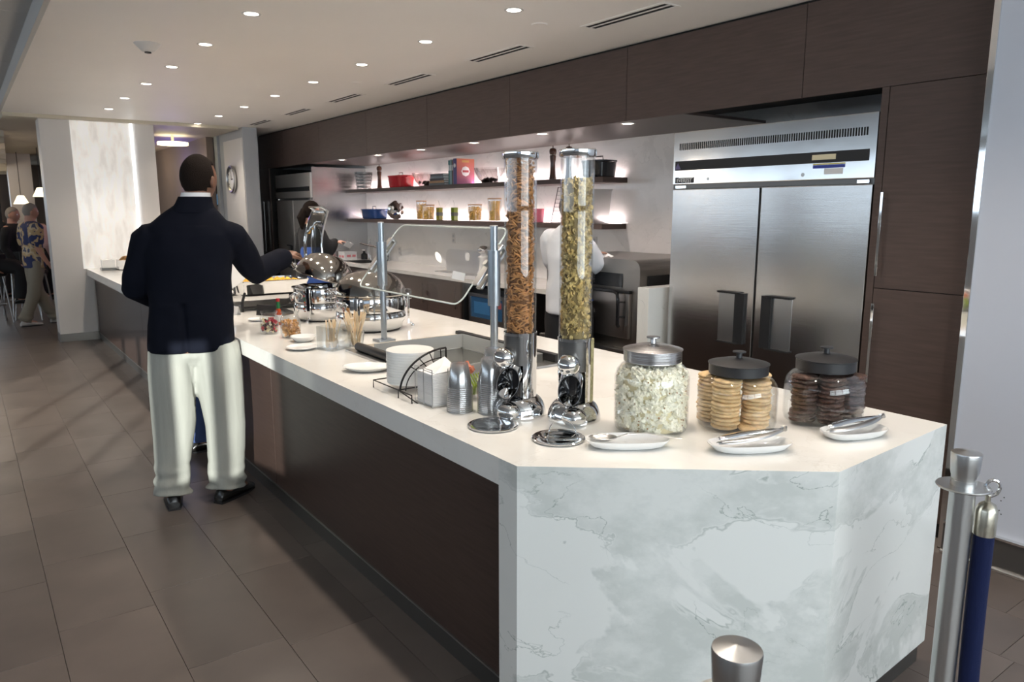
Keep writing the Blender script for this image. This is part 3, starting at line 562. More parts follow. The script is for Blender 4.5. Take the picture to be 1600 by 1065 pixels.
# --- dry-snack tower dispensers
def tower(name,p,top,z0,face,label,kind,side_fill):
    t=thing(name,(p[0],p[1],CT),label,'dispenser','chrome and clear tube dispensers'); P=Vector((p[0],p[1],CT)); R=.057
    Rz=Matrix.Rotation(face,3,'Z')           # local +X is the side facing the customer
    T=lambda v: P+Rz@Vector(v)
    obj('foot',G().lathe([(.0001,0),(.092,0),(.094,.004)]+[(.050+.044*math.cos(a),.006+.068*math.sin(a)) for a in [PI/2*i/9 for i in range(10)]]+[(.0001,.0745)],44,P).sphere(T((.075,.02,.032)),(.045,.045,.032),20,12),M['chrome'],t)
    # lower housing: chrome back shell, dark chute in front
    h=G(); n_=28; 
    def arc(r,a0,a1,z0_,z1_,th=.003):
        vs_=[];k=20
        for i in range(k+1):
            a=a0+(a1-a0)*i/k
            for rr_ in (r,r-th):
                for z in (z0_,z1_): vs_.append(T((rr_*math.cos(a),rr_*math.sin(a),z)))
        fs=[(0,1,3,2),(4*k,4*k+2,4*k+3,4*k+1)]
        for i in range(k): 
            q=4*i; fs+=[(q,q+4,q+5,q+1),(q+2,q+3,q+7,q+6),(q+1,q+5,q+7,q+3),(q,q+2,q+6,q+4)]
        return vs_,fs
    h.add(*arc(R+.002,math.radians(55),math.radians(305),.068,z0-.004)); obj('column_shell',h,M['chrome'],t)
    obj('front_plate',G().add(*arc(R,math.radians(-58),math.radians(58),z0-.11,z0-.002)),M['darkmetal'],t)
    obj('chute',G().cyl(P,R-.012,.070,z0-.11,24),M['blackgl'],t)
    if side_fill is not None:
        g=G().cyl(P+Rz@Vector((.0,.0,0)),.001,.07,.08)
        q=T((-.010,.048,0)); obj('side_tube',G().cyl((q.x,q.y,CT),.017,.072,z0,20),side_fill,t)
    sp=obj('portion_knob',G().sphere(T((.078,.0,z0-.080)),.039,28,16).tube([T((.04,0,z0-.085)),T((.075,0,z0-.085))],.012,12),M['chrome'],t)
    # tilted scoop spout
    cdir=Vector((-P.x,-P.y,0)).normalized(); fdir=Rz@Vector((1,0,0)); ax=(fdir*.62+cdir*.30+Vector((0,0,-.75))).normalized(); c0=T((.025,0,z0-.128)); Q=ax.to_track_quat('Z','Y').to_matrix()
    cut=Vector((0,0,0)); seg=28; pts=[]; g=G(); vs_=[];fs=[]
    nrm=(fdir*.55+cdir+Vector((0,0,.10))).normalized()
    cc=c0+ax*.066
    for r in (.041,.0385):
        for i in range(seg):
            a=2*PI*i/seg; b0=c0+Q@Vector((r*math.cos(a),r*math.sin(a),0))-ax*.01
            tt=(cc-b0).dot(nrm)/ax.dot(nrm); vs_+= [b0,b0+ax*max(tt,.004)]
    for i in range(seg):
        j=(i+1)%seg; fs+=[(2*i,2*j,2*j+1,2*i+1),(2*seg+2*i,2*seg+2*i+1,2*seg+2*j+1,2*seg+2*j),(2*i+1,2*j+1,2*seg+2*j+1,2*seg+2*i+1)]
    g.add(vs_,fs); obj('spout',g,M['chrome'],t); obj('spout_mouth',G().cyl(c0,0.036,.005,.006,24,Q),M['black'],t)
    obj('tube',G().lathe([(R,z0),(R,top),(R-.0025,top),(R-.0025,z0)],48,P),M['glass'],t)
    obj('collar',G().lathe([(R+.001,z0-.006),(R+.003,z0-.006),(R+.003,z0+.004),(R+.001,z0+.004),(R+.001,z0-.006)],48,P),M['chrome'],t)
    ld=obj('lid',G().lathe([(.0001,top-.004),(R+.004,top-.004),(R+.006,top),(R+.006,top+.016),(R+.002,top+.020),(.0001,top+.022)],48,P),M['chrome'],t)
    fill=top-.012 if kind=='pretzel' else top-.075
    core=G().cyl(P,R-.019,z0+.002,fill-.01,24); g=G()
    if kind=='pretzel':
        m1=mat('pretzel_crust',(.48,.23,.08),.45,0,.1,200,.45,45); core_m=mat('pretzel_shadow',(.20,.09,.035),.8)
        for i in range(1050):
            q=shellpos(R-.022,R-.011,z0+.004,fill); Rm=rrot(); Rm2=Matrix.Rotation(math.atan2(q.y,q.x),3,'Z')
            if random.random()<.86:
                L_=random.uniform(.009,.0145); th=random.uniform(-.9,.9); dv=Rm2@Vector((random.uniform(-.25,.25),math.cos(th),math.sin(th)))
                dv.normalize(); m_=Vector((q.x,q.y,0)).normalized()*.002
                g.limb([P+q-dv*L_,P+q+m_,P+q+dv*L_],[.0026,.0032,.0026],6)
            else:
                rr_=.0095; u=Rm2@Vector((.3,1,0)).normalized(); v=Vector((0,0,1)); g.tube([P+q+u*rr_*math.cos(a)+v*rr_*math.sin(a) for a in [2*PI*k/9 for k in range(9)]],.0026,5,closed=True)
    else:
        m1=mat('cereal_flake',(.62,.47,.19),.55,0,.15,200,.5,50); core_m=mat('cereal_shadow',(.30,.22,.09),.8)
        for i in range(1500):
            q=shellpos(R-.020,R-.008,z0+.004,fill); Rm2=Matrix.Rotation(math.atan2(q.y,q.x),3,'Z'); s_=random.uniform(.0065,.0115)
            Rm=Rm2@Euler((random.uniform(-.7,.7),random.uniform(-.7,.7)+PI/2,random.uniform(0,6))).to_matrix()
            vs_=[P+q]; k=8
            for a in range(k): rr_=s_*random.uniform(.8,1.1); vs_.append(P+q+Rm@Vector((rr_*math.cos(2*PI*a/k),rr_*.75*math.sin(2*PI*a/k),.0030*math.sin(2*a))))
            vs_.append(P+q+Rm@Vector((0,0,-.003)))
            g.add(vs_,[(0,1+a,1+(a+1)%k) for a in range(k)]+[(k+1,1+(a+1)%k,1+a) for a in range(k)])
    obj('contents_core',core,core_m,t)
    obj('contents',g,m1,t,kind='stuff',label='small brown pretzel pieces' if kind=='pretzel' else 'pale golden cereal flakes')
    return t
m_oat=mat('pale_grains',(.42,.38,.20),.6,0,.6,500,.4,300,stretch=(1,1,.3))
tower('dry_food_dispenser',(1.570,2.088),.905,.30,math.radians(188),'tall clear tube dispenser filled with brown pretzel pieces, left of the two','pretzel',None)
tower('dry_food_dispenser',(1.681,1.919),.908,.292,math.radians(214),'tall clear tube dispenser of pale golden cereal flakes, right of the two','flake',m_oat)
def disc(p,rz,label,guard=True):
    t=thing('drip_tray',(p[0],p[1],CT),label,'tray','round chrome drip trays'); P=Vector((*p,CT))
    obj('tray',G().lathe([(.0001,.002),(.052,.002),(.060,.007),(.084,.009),(.087,.007),(.086,.004),(.06,.001),(.0001,.0005)],44,P),M['chrome'],t)
    u=Vector((math.cos(rz),math.sin(rz),0)); v=Vector((-u.y,u.x,0))
    if not guard: return t
    g=G()   # clear half-round guard standing at the rear of the tray
    k=14; vs_=[]
    for i in range(k+1):
        a=PI*i/k
        vs_+= [P-u*.050+v*.046*math.cos(a)+Vector((0,0,.008+.042*math.sin(a))),P-u*.046+v*.046*math.cos(a)+Vector((0,0,.008+.042*math.sin(a)))]
    n_=k+1; g.add(vs_,[(2*i,2*i+2,2*i+3,2*i+1) for i in range(k)]+[tuple(2*i for i in range(n_)),tuple(2*i+1 for i in range(n_))[::-1],(0,1,2*k+1,2*k)])
    obj('guard',g,M['pane'],t); obj('guard_edge',G().tube([P-u*.048+v*.046*math.cos(PI*i/k)+Vector((0,0,.008+.042*math.sin(PI*i/k))) for i in range(k+1)],.0016,6),M['chrome'],t); return t
disc((1.402,2.02),math.radians(190),'round chrome drip tray under the pretzel dispenser spout',False)
disc((1.49,1.775),math.radians(214),'round chrome drip tray under the cereal dispenser spout, nearer the camera')
# --- big glass jars
def jar(name,p,r,hs,lidr,lz,knob,lidm,label,cat='jar'):
    t=thing(name,(p[0],p[1],CT),label,cat,'large lidded glass jars'); P=Vector((*p,CT))
    o=[(.0001,.0),(r-.02,.0),(r-.006,.008),(r,.028),(r,hs-.05),(r-.006,hs-.028),(r-.02,hs-.010),(lidr-.012,hs),(lidr-.012,lz+.01)]
    i_=[(a-.004 if a>.01 else a,z+.008 if k<2 else z) for k,(a,z) in enumerate(o)][::-1]
    obj('glass_body',G().lathe(o+i_,56,P),M['glass'],t,ang=60)
    ld=obj('lid',G().lathe([(.0001,lz),(lidr-.002,lz),(lidr,lz+.002),(lidr,knob[0]-.004),(lidr+.003,knob[0]-.002),(lidr+.003,knob[0]),(lidr*.55,knob[0]+.012),(.0001,knob[0]+.015)],56,P),lidm,t)
    kz=knob[0]+.013
    obj('knob',G().lathe([(.0001,kz),(.016,kz),(.010,kz+.004),(.009,knob[1]-.008),(.022,knob[1]-.005),(.022,knob[1]-.001),(.0001,knob[1])],28,P),lidm,ld)
    return t,P
mlid=mat('brushed_lid',(.55,.54,.54),.27,1,.15,2,stretch=(1,1,60)); blid=mat('black_lid',(.018,.018,.020),.42,0,.02,50)
pp=(1.815,1.680); t,P=jar('popcorn_jar',pp,.124,.232,.096,.236,(.277,.318),mlid,'tall glass jar of popcorn with a brushed steel lid')
g=G(); hh=.222
random.seed(3)
for i in range(900):
    if i<720: q=shellpos(.094,.108,.016,hh-.014)
    else: rr_=.108*math.sqrt(random.random()); a=random.uniform(0,6.28); q=Vector((rr_*math.cos(a),rr_*math.sin(a),hh-.014+random.uniform(-.004,.010)))
    if q.z>.205: q.x*=.9; q.y*=.9
    puff(g,P+q,random.uniform(.0085,.0125),.75,True)
pc=mat('popcorn_white',(.97,.93,.78),.7,0,.15,200,.05,50)
mm_=pc.node_tree; 
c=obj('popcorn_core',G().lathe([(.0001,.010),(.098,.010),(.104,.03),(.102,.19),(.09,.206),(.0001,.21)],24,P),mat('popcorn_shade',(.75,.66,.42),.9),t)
tag(obj('popcorn',g,pc),'white popcorn filling the tall glass jar','popcorn',kind='stuff')
g=G()
for i in range(70): puff(g,P+shellpos(.112,.114,.02,.2),random.uniform(.002,.0035),.5)
obj('hull_specks',g,mat('hull_brown',(.40,.20,.06),.6),t,kind='stuff')
def cookie_mesh(name,r,h_,m,lump):
    g=G().lathe([(.0001,0),(r*.9,0),(r,h_*.35),(r*.95,h_*.75),(r*.7,h_*.98),(.0001,h_*1.05)],18)
    g.v=[tuple(Vector(v)*(1+lump*noise.noise(Vector(v)*70))) for v in g.v]; return mesh(name,g,m,True,ang=80)
def cookies(P,r,h_,cols,zt,m,nm,label,group,jit,seed,tilt=.10):
    random.seed(seed); ms=[cookie_mesh(nm,r*random.uniform(.97,1.03),h_,m,.05) for _ in range(4)]
    for (cx_,cy_,n_,z0_) ,lb in cols:
        for i in range(n_):
            o=bpy.data.objects.new(nm,random.choice(ms)); col.objects.link(o)
            o.location=P+Vector((cx_+random.uniform(-jit,jit),cy_+random.uniform(-jit,jit),z0_+i*h_*1.03)); o.rotation_euler=(random.uniform(-tilt,tilt)*.5,random.uniform(-tilt,tilt)*.5,random.uniform(0,6))
            tag(o,label+', '+nth(i+1)+' from the bottom '+lb,'cookie',group+' '+lb)
ux=Vector((rgt.x,rgt.y,0)).normalized(); un=Vector((-fwd.x,-fwd.y,0)).normalized()     # across and towards the camera on the worktop
pj=(2.075,1.530); t,P=jar('cookie_jar',pj,.132,.183,.098,.186,(.222,.262),blid,'wide glass jar of pale cookies with a black lid, the middle jar')
cm=mat('vanilla_cookie',(.72,.50,.26),.7,0,.4,90,.16,60)
def cc_(a,b_): v=ux*a+un*b_; return v.x,v.y
cookies(P,.047,.0125,[((*cc_(-.050,.045),13,.012),'in the front left stack'),((*cc_(.050,.050),12,.018),'in the front right stack'),((*cc_(.078,-.045),13,.012),'in the rear right stack'),((*cc_(-.075,-.045),13,.012),'in the rear left stack')],0,cm,'vanilla_cookie','pale golden cookie','pale cookies',.003,5)
o=bpy.data.objects.new('vanilla_cookie',cookie_mesh('vanilla_cookie',.047,.0125,cm,.05)); v=ux*.03+un*.07; o.location=P+Vector((v.x,v.y,.014)); o.rotation_euler=(.15,-.12,0); col.objects.link(o); tag(o,'pale golden cookie lying loose at the bottom front between the two stacks','cookie','pale cookies loose')
pd=(2.37,1.390); t,P=jar('cookie_jar',pd,.132,.183,.098,.186,(.226,.266),blid,'wide glass jar of dark chocolate cookies with a black lid, the rightmost jar')
dm=mat('chocolate_cookie',(.075,.034,.022),.38,0,.8,120,.3,60)
cookies(P,.044,.0145,[((*cc_(-.080,.030),11,.012),'in the left stack'),((*cc_(.0,.062),11,.012),'in the middle front stack'),((*cc_(.080,.030),11,.012),'in the right stack'),((*cc_(0,-.055),11,.012),'in the rear stack')],0,dm,'chocolate_cookie','dark chocolate cookie','dark cookies',.004,6,.16)
# --- small dishes with serving tools
def dish(p,rz,label,sx=.132,sy=.058):
    P=Vector((*p,CT)); g=G()
    prof=[(.0001,.001),(.70,.001),(.86,.008),(.99,.025),(1.0,.028),(.97,.028),(.82,.012),(.68,.006),(.0001,.005)]
    Rz=Matrix.Rotation(rz,3,'Z'); g.lathe([(a*1.0,z) for a,z in prof],44,P,Rz@Matrix.Diagonal((sx,sy,1.0)),p=2.9)
    return tag(obj('serving_dish',g,M['ceramic']),label,'dish','white tool rests'),P
a0=math.atan2(ux.y,ux.x)
dish((1.615,1.590),a0+.02,'white oval dish holding a steel spoon, in front of the popcorn jar')
_,P2=dish((1.895,1.342),a0+.12,'white oval dish with crossed steel tongs, in front of the pale cookies')
_,P3=dish((2.285,1.225),a0+.30,'white oval dish with steel tongs, front of the dark cookie jar',.118,.056)
# spoon
P=Vector((1.615,1.590,CT)); X_=Matrix.Rotation(a0-.05,3,'Z'); sp=lambda x,y,z: P+X_@Vector((x,y,z))
t=thing('serving_spoon',P,'steel serving spoon resting on the leftmost oval dish','spoon')
g=G(); k=16; vs_=[];fs=[]
for i in range(7):
    for j in range(k):
        a=2*PI*j/k; f=i/6; vs_.append(sp(-.075+.045*f*math.cos(a),.0+.030*f*math.sin(a),.030-.014*(1-f*f)))
for i in range(6):
    for j in range(k): l=(j+1)%k; fs.append((i*k+j,i*k+l,(i+1)*k+l,(i+1)*k+j))
g.add(vs_,fs); o=obj('bowl',g,M['steel2'],t); s_=o.modifiers.new('s','SOLIDIFY'); s_.thickness=.002
obj('handle',G().tube([sp(-.035,0,.029),sp(.0,.004,.040),(sp(.06,.006,.044)),sp(.11,.004,.036),sp(.145,0,.032),sp(.165,-.004,.031),sp(.172,-.006,.031)],[.005,.0045,.006,.010,.012,.008,.002],12,flat=.22),M['steel2'],t)
def tongs(P,rz,label):
    t=thing('serving_tongs',P,label,'tongs','steel serving tongs'); X_=Matrix.Rotation(rz,3,'Z'); f=lambda x,y,z: P+X_@Vector((x,y,z))
    for k_,(s,dz) in enumerate(((1,.012),(-1,-.002))):
        g=G(); n_=12; vs_=[]
        for i in range(n_+1):
            u=i/n_; x=-.115+.24*u; wd=.019*math.sin(min(1,(1-u)*2.2+.25)*PI/2)*(1-.25*u)
            if u<.15: wd*= .4+.6*u/.15
            yc=s*.020*math.sin(PI*(1-u))*(1-u*.2); zc=.034+dz*(1-u)+.018*u
            for j in range(5):
                b_=(j-2)/2; vs_.append(f(x,yc+wd*b_,zc+.007*(1-b_*b_)*(1)))
        fs=[(i*5+j,i*5+j+1,(i+1)*5+j+1,(i+1)*5+j) for i in range(n_) for j in range(4)]
        g.add(vs_,fs); o=obj('tong_arm',g,M['steel2'] if k_ else M['chrome'],t); q=o.modifiers.new('s','SOLIDIFY'); q.thickness=.0016
    obj('spring_end',G().tube([f(.120,-.010,.056),f(.130,0,.060),f(.120,.010,.056)],.006,8),M['steel2'],t)
    return t
tongs(P2,a0+.32,'long shiny steel tongs on the dish in front of the pale cookies')
tongs(P3,a0+.42,'shiny steel tongs on the rightmost white dish')
# --- plastic cups in upside-down stacks
cupm=mesh('cup_body',G().lathe([(.0001,.096),(.030,.096),(.0325,.093),(.0345,.080),(.0355,.078),(.0425,.030),(.0440,.008),(.0485,.0072),(.0490,.0055),(.0485,.004),(.0445,.004)],28),M['cup'])
def cupstack(p,n,label,group,pitch=.0074):
    for i in range(n):
        o=bpy.data.objects.new('plastic_cup',cupm); o.location=(p[0],p[1],CT+i*pitch-.0035); col.objects.link(o); tag(o,'clear plastic cup, '+nth(i+1)+' from the bottom of '+label,'cup',group)
cupstack((1.418,2.255),13,'the shortest, leftmost stack','short cup stack')
cupstack((1.50,2.175),16,'the stack nearest the pretzel dispenser','middle cup stack')
cupstack((1.575,2.262),18,'the tall rear stack','rear cup stack')
# --- wire rack with plates, napkins
wire=mat('black_wire',(.02,.018,.018),.35,.6)
Pp=Vector((1.435,2.66,CT))
t=thing('wire_rack',(1.40,2.55,CT),'black wire rack with fan shaped divider holding white plates','rack')
g=G()
x0,x1=1.325,1.53; 
for y in (2.78,2.56):
    g.tube([(x0,y,CT),(x0,y,CT+.032),(x1,y,CT+.032),(x1,y,CT)],.0028,6)
for x in (x0,x1): g.tube([(x,2.78,CT+.032),(x,2.45,CT+.032)],.0028,6)
g.tube([(x0,2.45,CT+.03),(x0,2.45,CT)],.0028,6)
obj('base_frame',g,wire,t)
g=G(); arch=[(x0+.0+.20*(1-math.cos(a)),2.545-.02*math.sin(a),CT+.03+.155*math.sin(a)) for a in [PI/2*i/12 for i in range(13)]]
g.tube(arch,.0042,7); g.tube([arch[-1],(1.525,2.525,CT+.03)],.004,6)
a2=[(x0+.02+.165*(1-math.cos(a)),2.535,CT+.03+.115*math.sin(a)) for a in [PI/2*i/10 for i in range(11)]]; g.tube(a2,.0025,6)
for i in range(1,5):
    a=PI/2*(.25+.17*i); g.tube([(x1-.02,2.53,CT+.035),(x0+.20*(1-math.cos(a)),2.53,CT+.03+.155*math.sin(a))],.0022,6)
g.tube([(x0,2.545,CT+.03),(x0+.02,2.44,CT)],.0028,6)
obj('fan_divider',g,wire,t)
plm=mesh('plate_disc',G().lathe([(.0001,0),(.0955,0),(.097,.0012),(.097,.0102),(.0955,.0112),(.088,.0105),(.0001,.0095)],44),mat('stoneware_plate',(.80,.80,.78),.28))
for i in range(12):
    o=bpy.data.objects.new('small_plate',plm); o.location=Pp+Vector((random.uniform(-.0006,.0006),random.uniform(-.0006,.0006),.035+i*.0112)); col.objects.link(o); tag(o,'round white plate, '+nth(i+1)+' from the bottom of the stack on the wire rack','plate','stacked white plates')
npm=mesh('napkin_sheet',G().box(-.062,.062,-.058,.058,0,.0030).box(-.063,-.059,-.058,.058,.0005,.0034),M['paper'],False,.0008)
for i in range(34):
    o=bpy.data.objects.new('paper_napkin',npm); o.location=(1.420+random.uniform(-.001,.001),2.405+random.uniform(-.001,.001),CT+.004+i*.0036); o.rotation_euler=(0,0,random.uniform(-.015,.015)); col.objects.link(o); tag(o,'white paper napkin, '+nth(i+1)+' from the bottom of the stack in the wire holder','napkin','stacked napkins')
n=G().add([(1.37,2.35,CT+.128),(1.47,2.35,CT+.135),(1.48,2.46,CT+.165),(1.375,2.45,CT+.130),(1.42,2.38,CT+.150)],[(0,1,4),(1,2,4),(2,3,4),(3,0,4)])
o=obj('loose_napkin',n,M['paper'],smooth=False); tag(o,'loose folded napkin lying open on top of the napkin stack','napkin'); o.modifiers.new('s','SOLIDIFY').thickness=.002
t=thing('napkin_holder',(1.42,2.405,CT),'thin chrome wire holder around the stack of white napkins','holder')
g=G()
for z in (.004,): g.tube([(1.352,2.34,CT+z),(1.488,2.34,CT+z),(1.488,2.47,CT+z),(1.352,2.47,CT+z)],.0018,6,closed=True)
for x,y in ((1.352,2.34),(1.352,2.405),(1.352,2.47),(1.42,2.338),(1.488,2.34)): g.tube([(x,y,CT+.002),(x,y,CT+.145)],.0018,6)
g.tube([(1.352,2.34,CT+.145),(1.352,2.47,CT+.145)],.0018,6)
obj('wire_frame',g,M['steel2'],t)
# fruit-flavoured packets / garnish in a small container behind the napkins
t=thing('garnish_tub',(1.55,2.40,CT),'small clear tub with pink and green packets behind the cup stacks','tub')
obj('tub',G().lathe([(.0001,.0),(.045,0),(.055,.09),(.053,.09),(.043,.004),(.0001,.004)],28,(1.55,2.40,CT)),M['acryl'],t)
g=G(); random.seed(4)
for i in range(9): puff(g,(1.545+random.uniform(-.035,.035),2.40+random.uniform(-.03,.03),CT+.115+random.uniform(-.01,.018)),.014,.5,True)
obj('pink_packets',g,mat('salmon_pink',(.72,.24,.14),.6),t,kind='stuff')
g=G()
for i in range(7): g.limb([(1.53+.01*i-.02,2.37,CT+.02),(1.54+.01*i,2.345,CT+.06+.004*i),(1.53+.012*i,2.37,CT+.10)],[.004,.006,.003],6)
obj('green_packets',g,mat('lime_green',(.35,.48,.06),.6),t,kind='stuff')
# --- drop-in well
t=thing('cold_well',(1.93,3.1,CT),'stainless drop-in food well with black side bars sunk in the counter','food well')
g=G()
g.box(1.56,WX[0],2.66,3.60,CT,CT+.012).box(WX[1],2.29,2.66,3.60,CT,CT+.012).box(WX[0],WX[1],2.66,WY[0],CT,CT+.012).box(WX[0],WX[1],WY[1],3.60,CT,CT+.012)
obj('flange',g,M['steel2'],t,bevel=.002)
g=G().box(WX[0]-.0,WX[0]+.004,WY[0],WY[1],CT-.16,CT+.03).box(WX[1]-.004,WX[1],WY[0],WY[1],CT-.16,CT+.05).box(WX[0],WX[1],WY[0],WY[0]+.004,CT-.16,CT+.05).box(WX[0],WX[1],WY[1]-.004,WY[1],CT-.16,CT+.05).box(WX[0],WX[1],WY[0],WY[1],CT-.165,CT-.16)
obj('basin',g,mat('basin_steel',(.70,.70,.68),.42,.85),t)
obj('inner_ledge',G().box(WX[1]-.02,WX[1]-.004,WY[0]+.004,WY[1]-.004,CT-.03,CT-.026).box(WX[0]+.004,WX[1]-.004,WY[1]-.02,WY[1]-.004,CT-.03,CT-.026),M['steel2'],t)
obj('front_bar',G().limb([(1.60,2.70,CT+.034),(1.60,3.52,CT+.034)],[.022,.022],14),M['black'],t); obj('rear_bar',G().box(2.225,2.262,2.68,3.58,CT+.012,CT+.05),M['black'],t,bevel=.006)
obj('end_lip',G().box(1.66,2.26,3.47,3.57,CT+.012,CT+.032),mat('tan_reflection',(.46,.40,.31),.35,.2,.2,60,.2,80),t,bevel=.004)  # mottled tan paints the marble's reflection on the steel
# --- sneeze guard
GX=1.865; PY=(3.62,2.66)
t=thing('sneeze_guard',(GX,3.2,CT),'clear glass sneeze guard clamped between two grey posts','sneeze guard')
PY=(3.756,2.672)
for y in PY:
    p_=obj('post',G().cyl((GX,y,CT),.017,0,.66,20),M['alu'],t)
    obj('post_sleeve',G().cyl((GX,y,CT),.028,.315,.555,24).cyl((GX,y,CT),.029,.550,.556,24),M['alu'],p_); obj('cap',G().cyl((GX,y,CT),.018,.66,.664,20),M['white'],p_); obj('floor_plate',G().box(GX-.05,GX+.05,y-.045,y+.045,CT+.0,CT+.014) if y>3 else G().box(GX-.04,GX+.04,y-.03,y+.03,CT,CT+.014),M['alu'],p_,bevel=.003)
gb=Vector((1.745,0,1.215)); gt=Vector((2.02,0,1.545)); du=(gt-gb).normalized(); nn=Vector((du.z,0,-du.x))
gy0,gy1=PY[0]+.06,PY[1]+.10
g=G(); th=.005; rc=.05; poly=[]
Lh=(gt-gb).length
for (yy,uu,sy,su) in ((gy0,0,-1,1),(gy1,0,1,1),(gy1,Lh,1,-1),(gy0,Lh,-1,-1)):
    c=(yy+sy*rc,uu+su*rc); seq=[PI/2*i/5 for i in range(6)]
    pts=[(c[0]-sy*rc*math.cos(a),c[1]-su*rc*math.sin(a)) for a in seq]
    if (sy*su)>0: pts=pts[::-1]
    poly+=pts if True else []
n_=len(poly); f3=lambda p,s: gb+du*p[1]+Vector((0,p[0],0))+nn*s
g.add([f3(p,-th) for p in poly]+[f3(p,th) for p in poly],[tuple(range(n_)),tuple(range(n_,2*n_))[::-1]])
obj('glass_pane',g,M['pane'],t,smooth=False)
g=G().tube([f3(p,0) for p in poly],.0042,6,closed=True); obj('polished_edge',g,mat('glass_edge',(.62,.68,.66),.15,0,spec=.8),t)
for y,s in ((PY[0],1),(PY[1],-1)):
    yc=y+(.055 if s<0 else .03); c=gb+du*(Lh*.5)+Vector((0,yc,0)); Mz=Matrix((du,Vector((0,1,0)),-nn)).transposed()
    k=Vector((0,0,0)); g=G(); B=lambda a,b_,c_,d_,e_,f_: g.box(a,b_,c_,d_,e_,f_,Matrix.Translation(c)@Mz.to_4x4())
    B(-.11,.11,-.022,.022,.008,.020); B(-.11,.11,-.022,.022,-.020,-.008); B(.098,.112,-.022,.022,-.020,.020)
    obj('clamp_arm',g,M['steel2'],t,bevel=.003)
    g=G().tube([c-nn*.035,c+nn*.035],.014,14).tube([Vector((GX,y,c.z)),c],.010,10); obj('clamp_knob',g,M['steel2'],t)
tag(obj('price_tag_card',G().box(-.03,.03,-.001,.001,-.018,.018,Matrix.Translation((1.80,2.86,1.335))@Matrix.Rotation(-.9,4,'Z')@Matrix.Rotation(.2,4,'Y')),M['paper']),'small white card clipped by the right sneeze guard clamp','card')
# --- round soup chafers
def round_chafer(p,R,label,lid_tilt,rz,hl):
    t=thing('round_chafer',(p[0],p[1],CT),label,'chafing dish','round polished chafing dishes'); P=Vector((*p,CT))
    _m0=set(bpy.data.objects)
    obj('skirt',G().lathe([(.0001,0.012),(R*.80,.012),(R*.84,.02),(R*.95,.075),(R*.97,.10),(R*.93,.13),(R*.85,.135),(.0001,.135)],52,P),M['chrome'],t)
    obj('water_pan',G().lathe([(R*.87,.13),(R*.94,.14),(R*.96,.19),(R*.94,.232),(R*1.0,.238),(R*1.0,.246),(R*.9,.250),(R*.88,.235),(R*.85,.14),(R*.87,.13)],52,P),M['chrome'],t)
    obj('dark_base',G().lathe([(.0001,0),(R*.78,0),(R*.8,.012),(.0001,.012)],40,P),M['black'],t)
    g=G().cyl(P,R*.86,.18,.20,40); obj('food',g,mat('soup_brown',(.14,.06,.025),.3),t)
    for k in range(3):
        a=rz+2*PI*k/3; u=Vector((math.cos(a),math.sin(a),0)); v=Vector((-u.y,u.x,0)); b0=P+u*(R*1.04)
        obj('leg',G().box(-.007,.007,-.012,.012,.03,.25,Matrix.Translation(b0)@Matrix.Rotation(a,4,'Z')).tube([b0+Vector((0,0,.035)),b0+u*.02+Vector((0,0,.03)),b0+u*.028+Vector((0,0,.0))],.006,8).cyl(b0+u*.028,.010,.0,.02,12),M['chrome'],t,bevel=.002)
    a=rz+PI*1.25
    for k in (0,1):
        a=rz+.5+k*PI; u=Vector((math.cos(a),math.sin(a),0)); v=Vector((-u.y,u.x,0)); b0=P+u*R*.95+Vector((0,0,.19))
        obj('side_handle',G().tube([b0+v*.03+Vector((0,0,.02)),b0+v*.03+u*.035,b0+u*.045+Vector((0,0,-.03)),b0-v*.03+u*.035,b0-v*.03+Vector((0,0,.02))],.006,8,closed=True),M['chrome'],t)
    # domed lid hinged at the back
    hx=Vector((math.cos(rz+hl),math.sin(rz+hl),0)); hinge=P+hx*R+Vector((0,0,.25)); axis=Vector((-hx.y,hx.x,0))
    Rt=Matrix.Rotation(lid_tilt,3,axis)
    prof=[(R*1.0,.0),(R*1.01,.008),(R*.96,.012),(R*.93,.05),(R*.82,.10),(R*.60,.145),(R*.33,.168),(.0001,.175)]
    g=G().lathe(prof,52,(0,0,0)); g.v=[tuple(hinge+Rt@(Vector(v)+P+Vector((0,0,.25))-hinge)) for v in g.v]
    ld=obj('lid',g,M['domechrome'],t)
    f=lambda q: hinge+Rt@(Vector(q)+P+Vector((0,0,.25))-hinge)
    s=-hx; v=Vector((-s.y,s.x,0))
    obj('lid_handle',G().tube([f(s*R*.98+v*.05+Vector((0,0,.02))),f(s*R*1.10+v*.045+Vector((0,0,.04))),f(s*R*1.14+Vector((0,0,.045))),f(s*R*1.10-v*.045+Vector((0,0,.04))),f(s*R*.98-v*.05+Vector((0,0,.02)))],.007,10),M['chrome'],ld)
    obj('hinge',G().tube([hinge+axis*.06+Vector((0,0,.01)),hinge-axis*.06+Vector((0,0,.01))],.018,14).box(-.03,.03,-.05,.05,-.05,.02,Matrix.Translation(hinge+hx*.01)@Matrix.Rotation(rz+hl,4,'Z')),M['chrome'],t,bevel=.003)
    obj('lid_strap',G().tube([f(hx*R*x+Vector((0,0,.178*math.sqrt(max(0,1-x*x*.93))))) for x in (.35,.55,.75,.9,1.0)],.010,8,flat=.4),M['chrome'],ld)
    t.scale=(1,1,.87 if lid_tilt==0 else .92)
    return t
M['domechrome']=mat('mirror_dome',(.42,.40,.375),.10,1)
round_chafer((2.005,4.21),.225,'large round polished chafing dish with closed dome, nearer the sneeze guard',0.0,-.3,.35)
round_chafer((1.925,4.79),.195,'round polished chafing dish with its dome lid tilted, behind the nearest',.31,-.3,-.2)
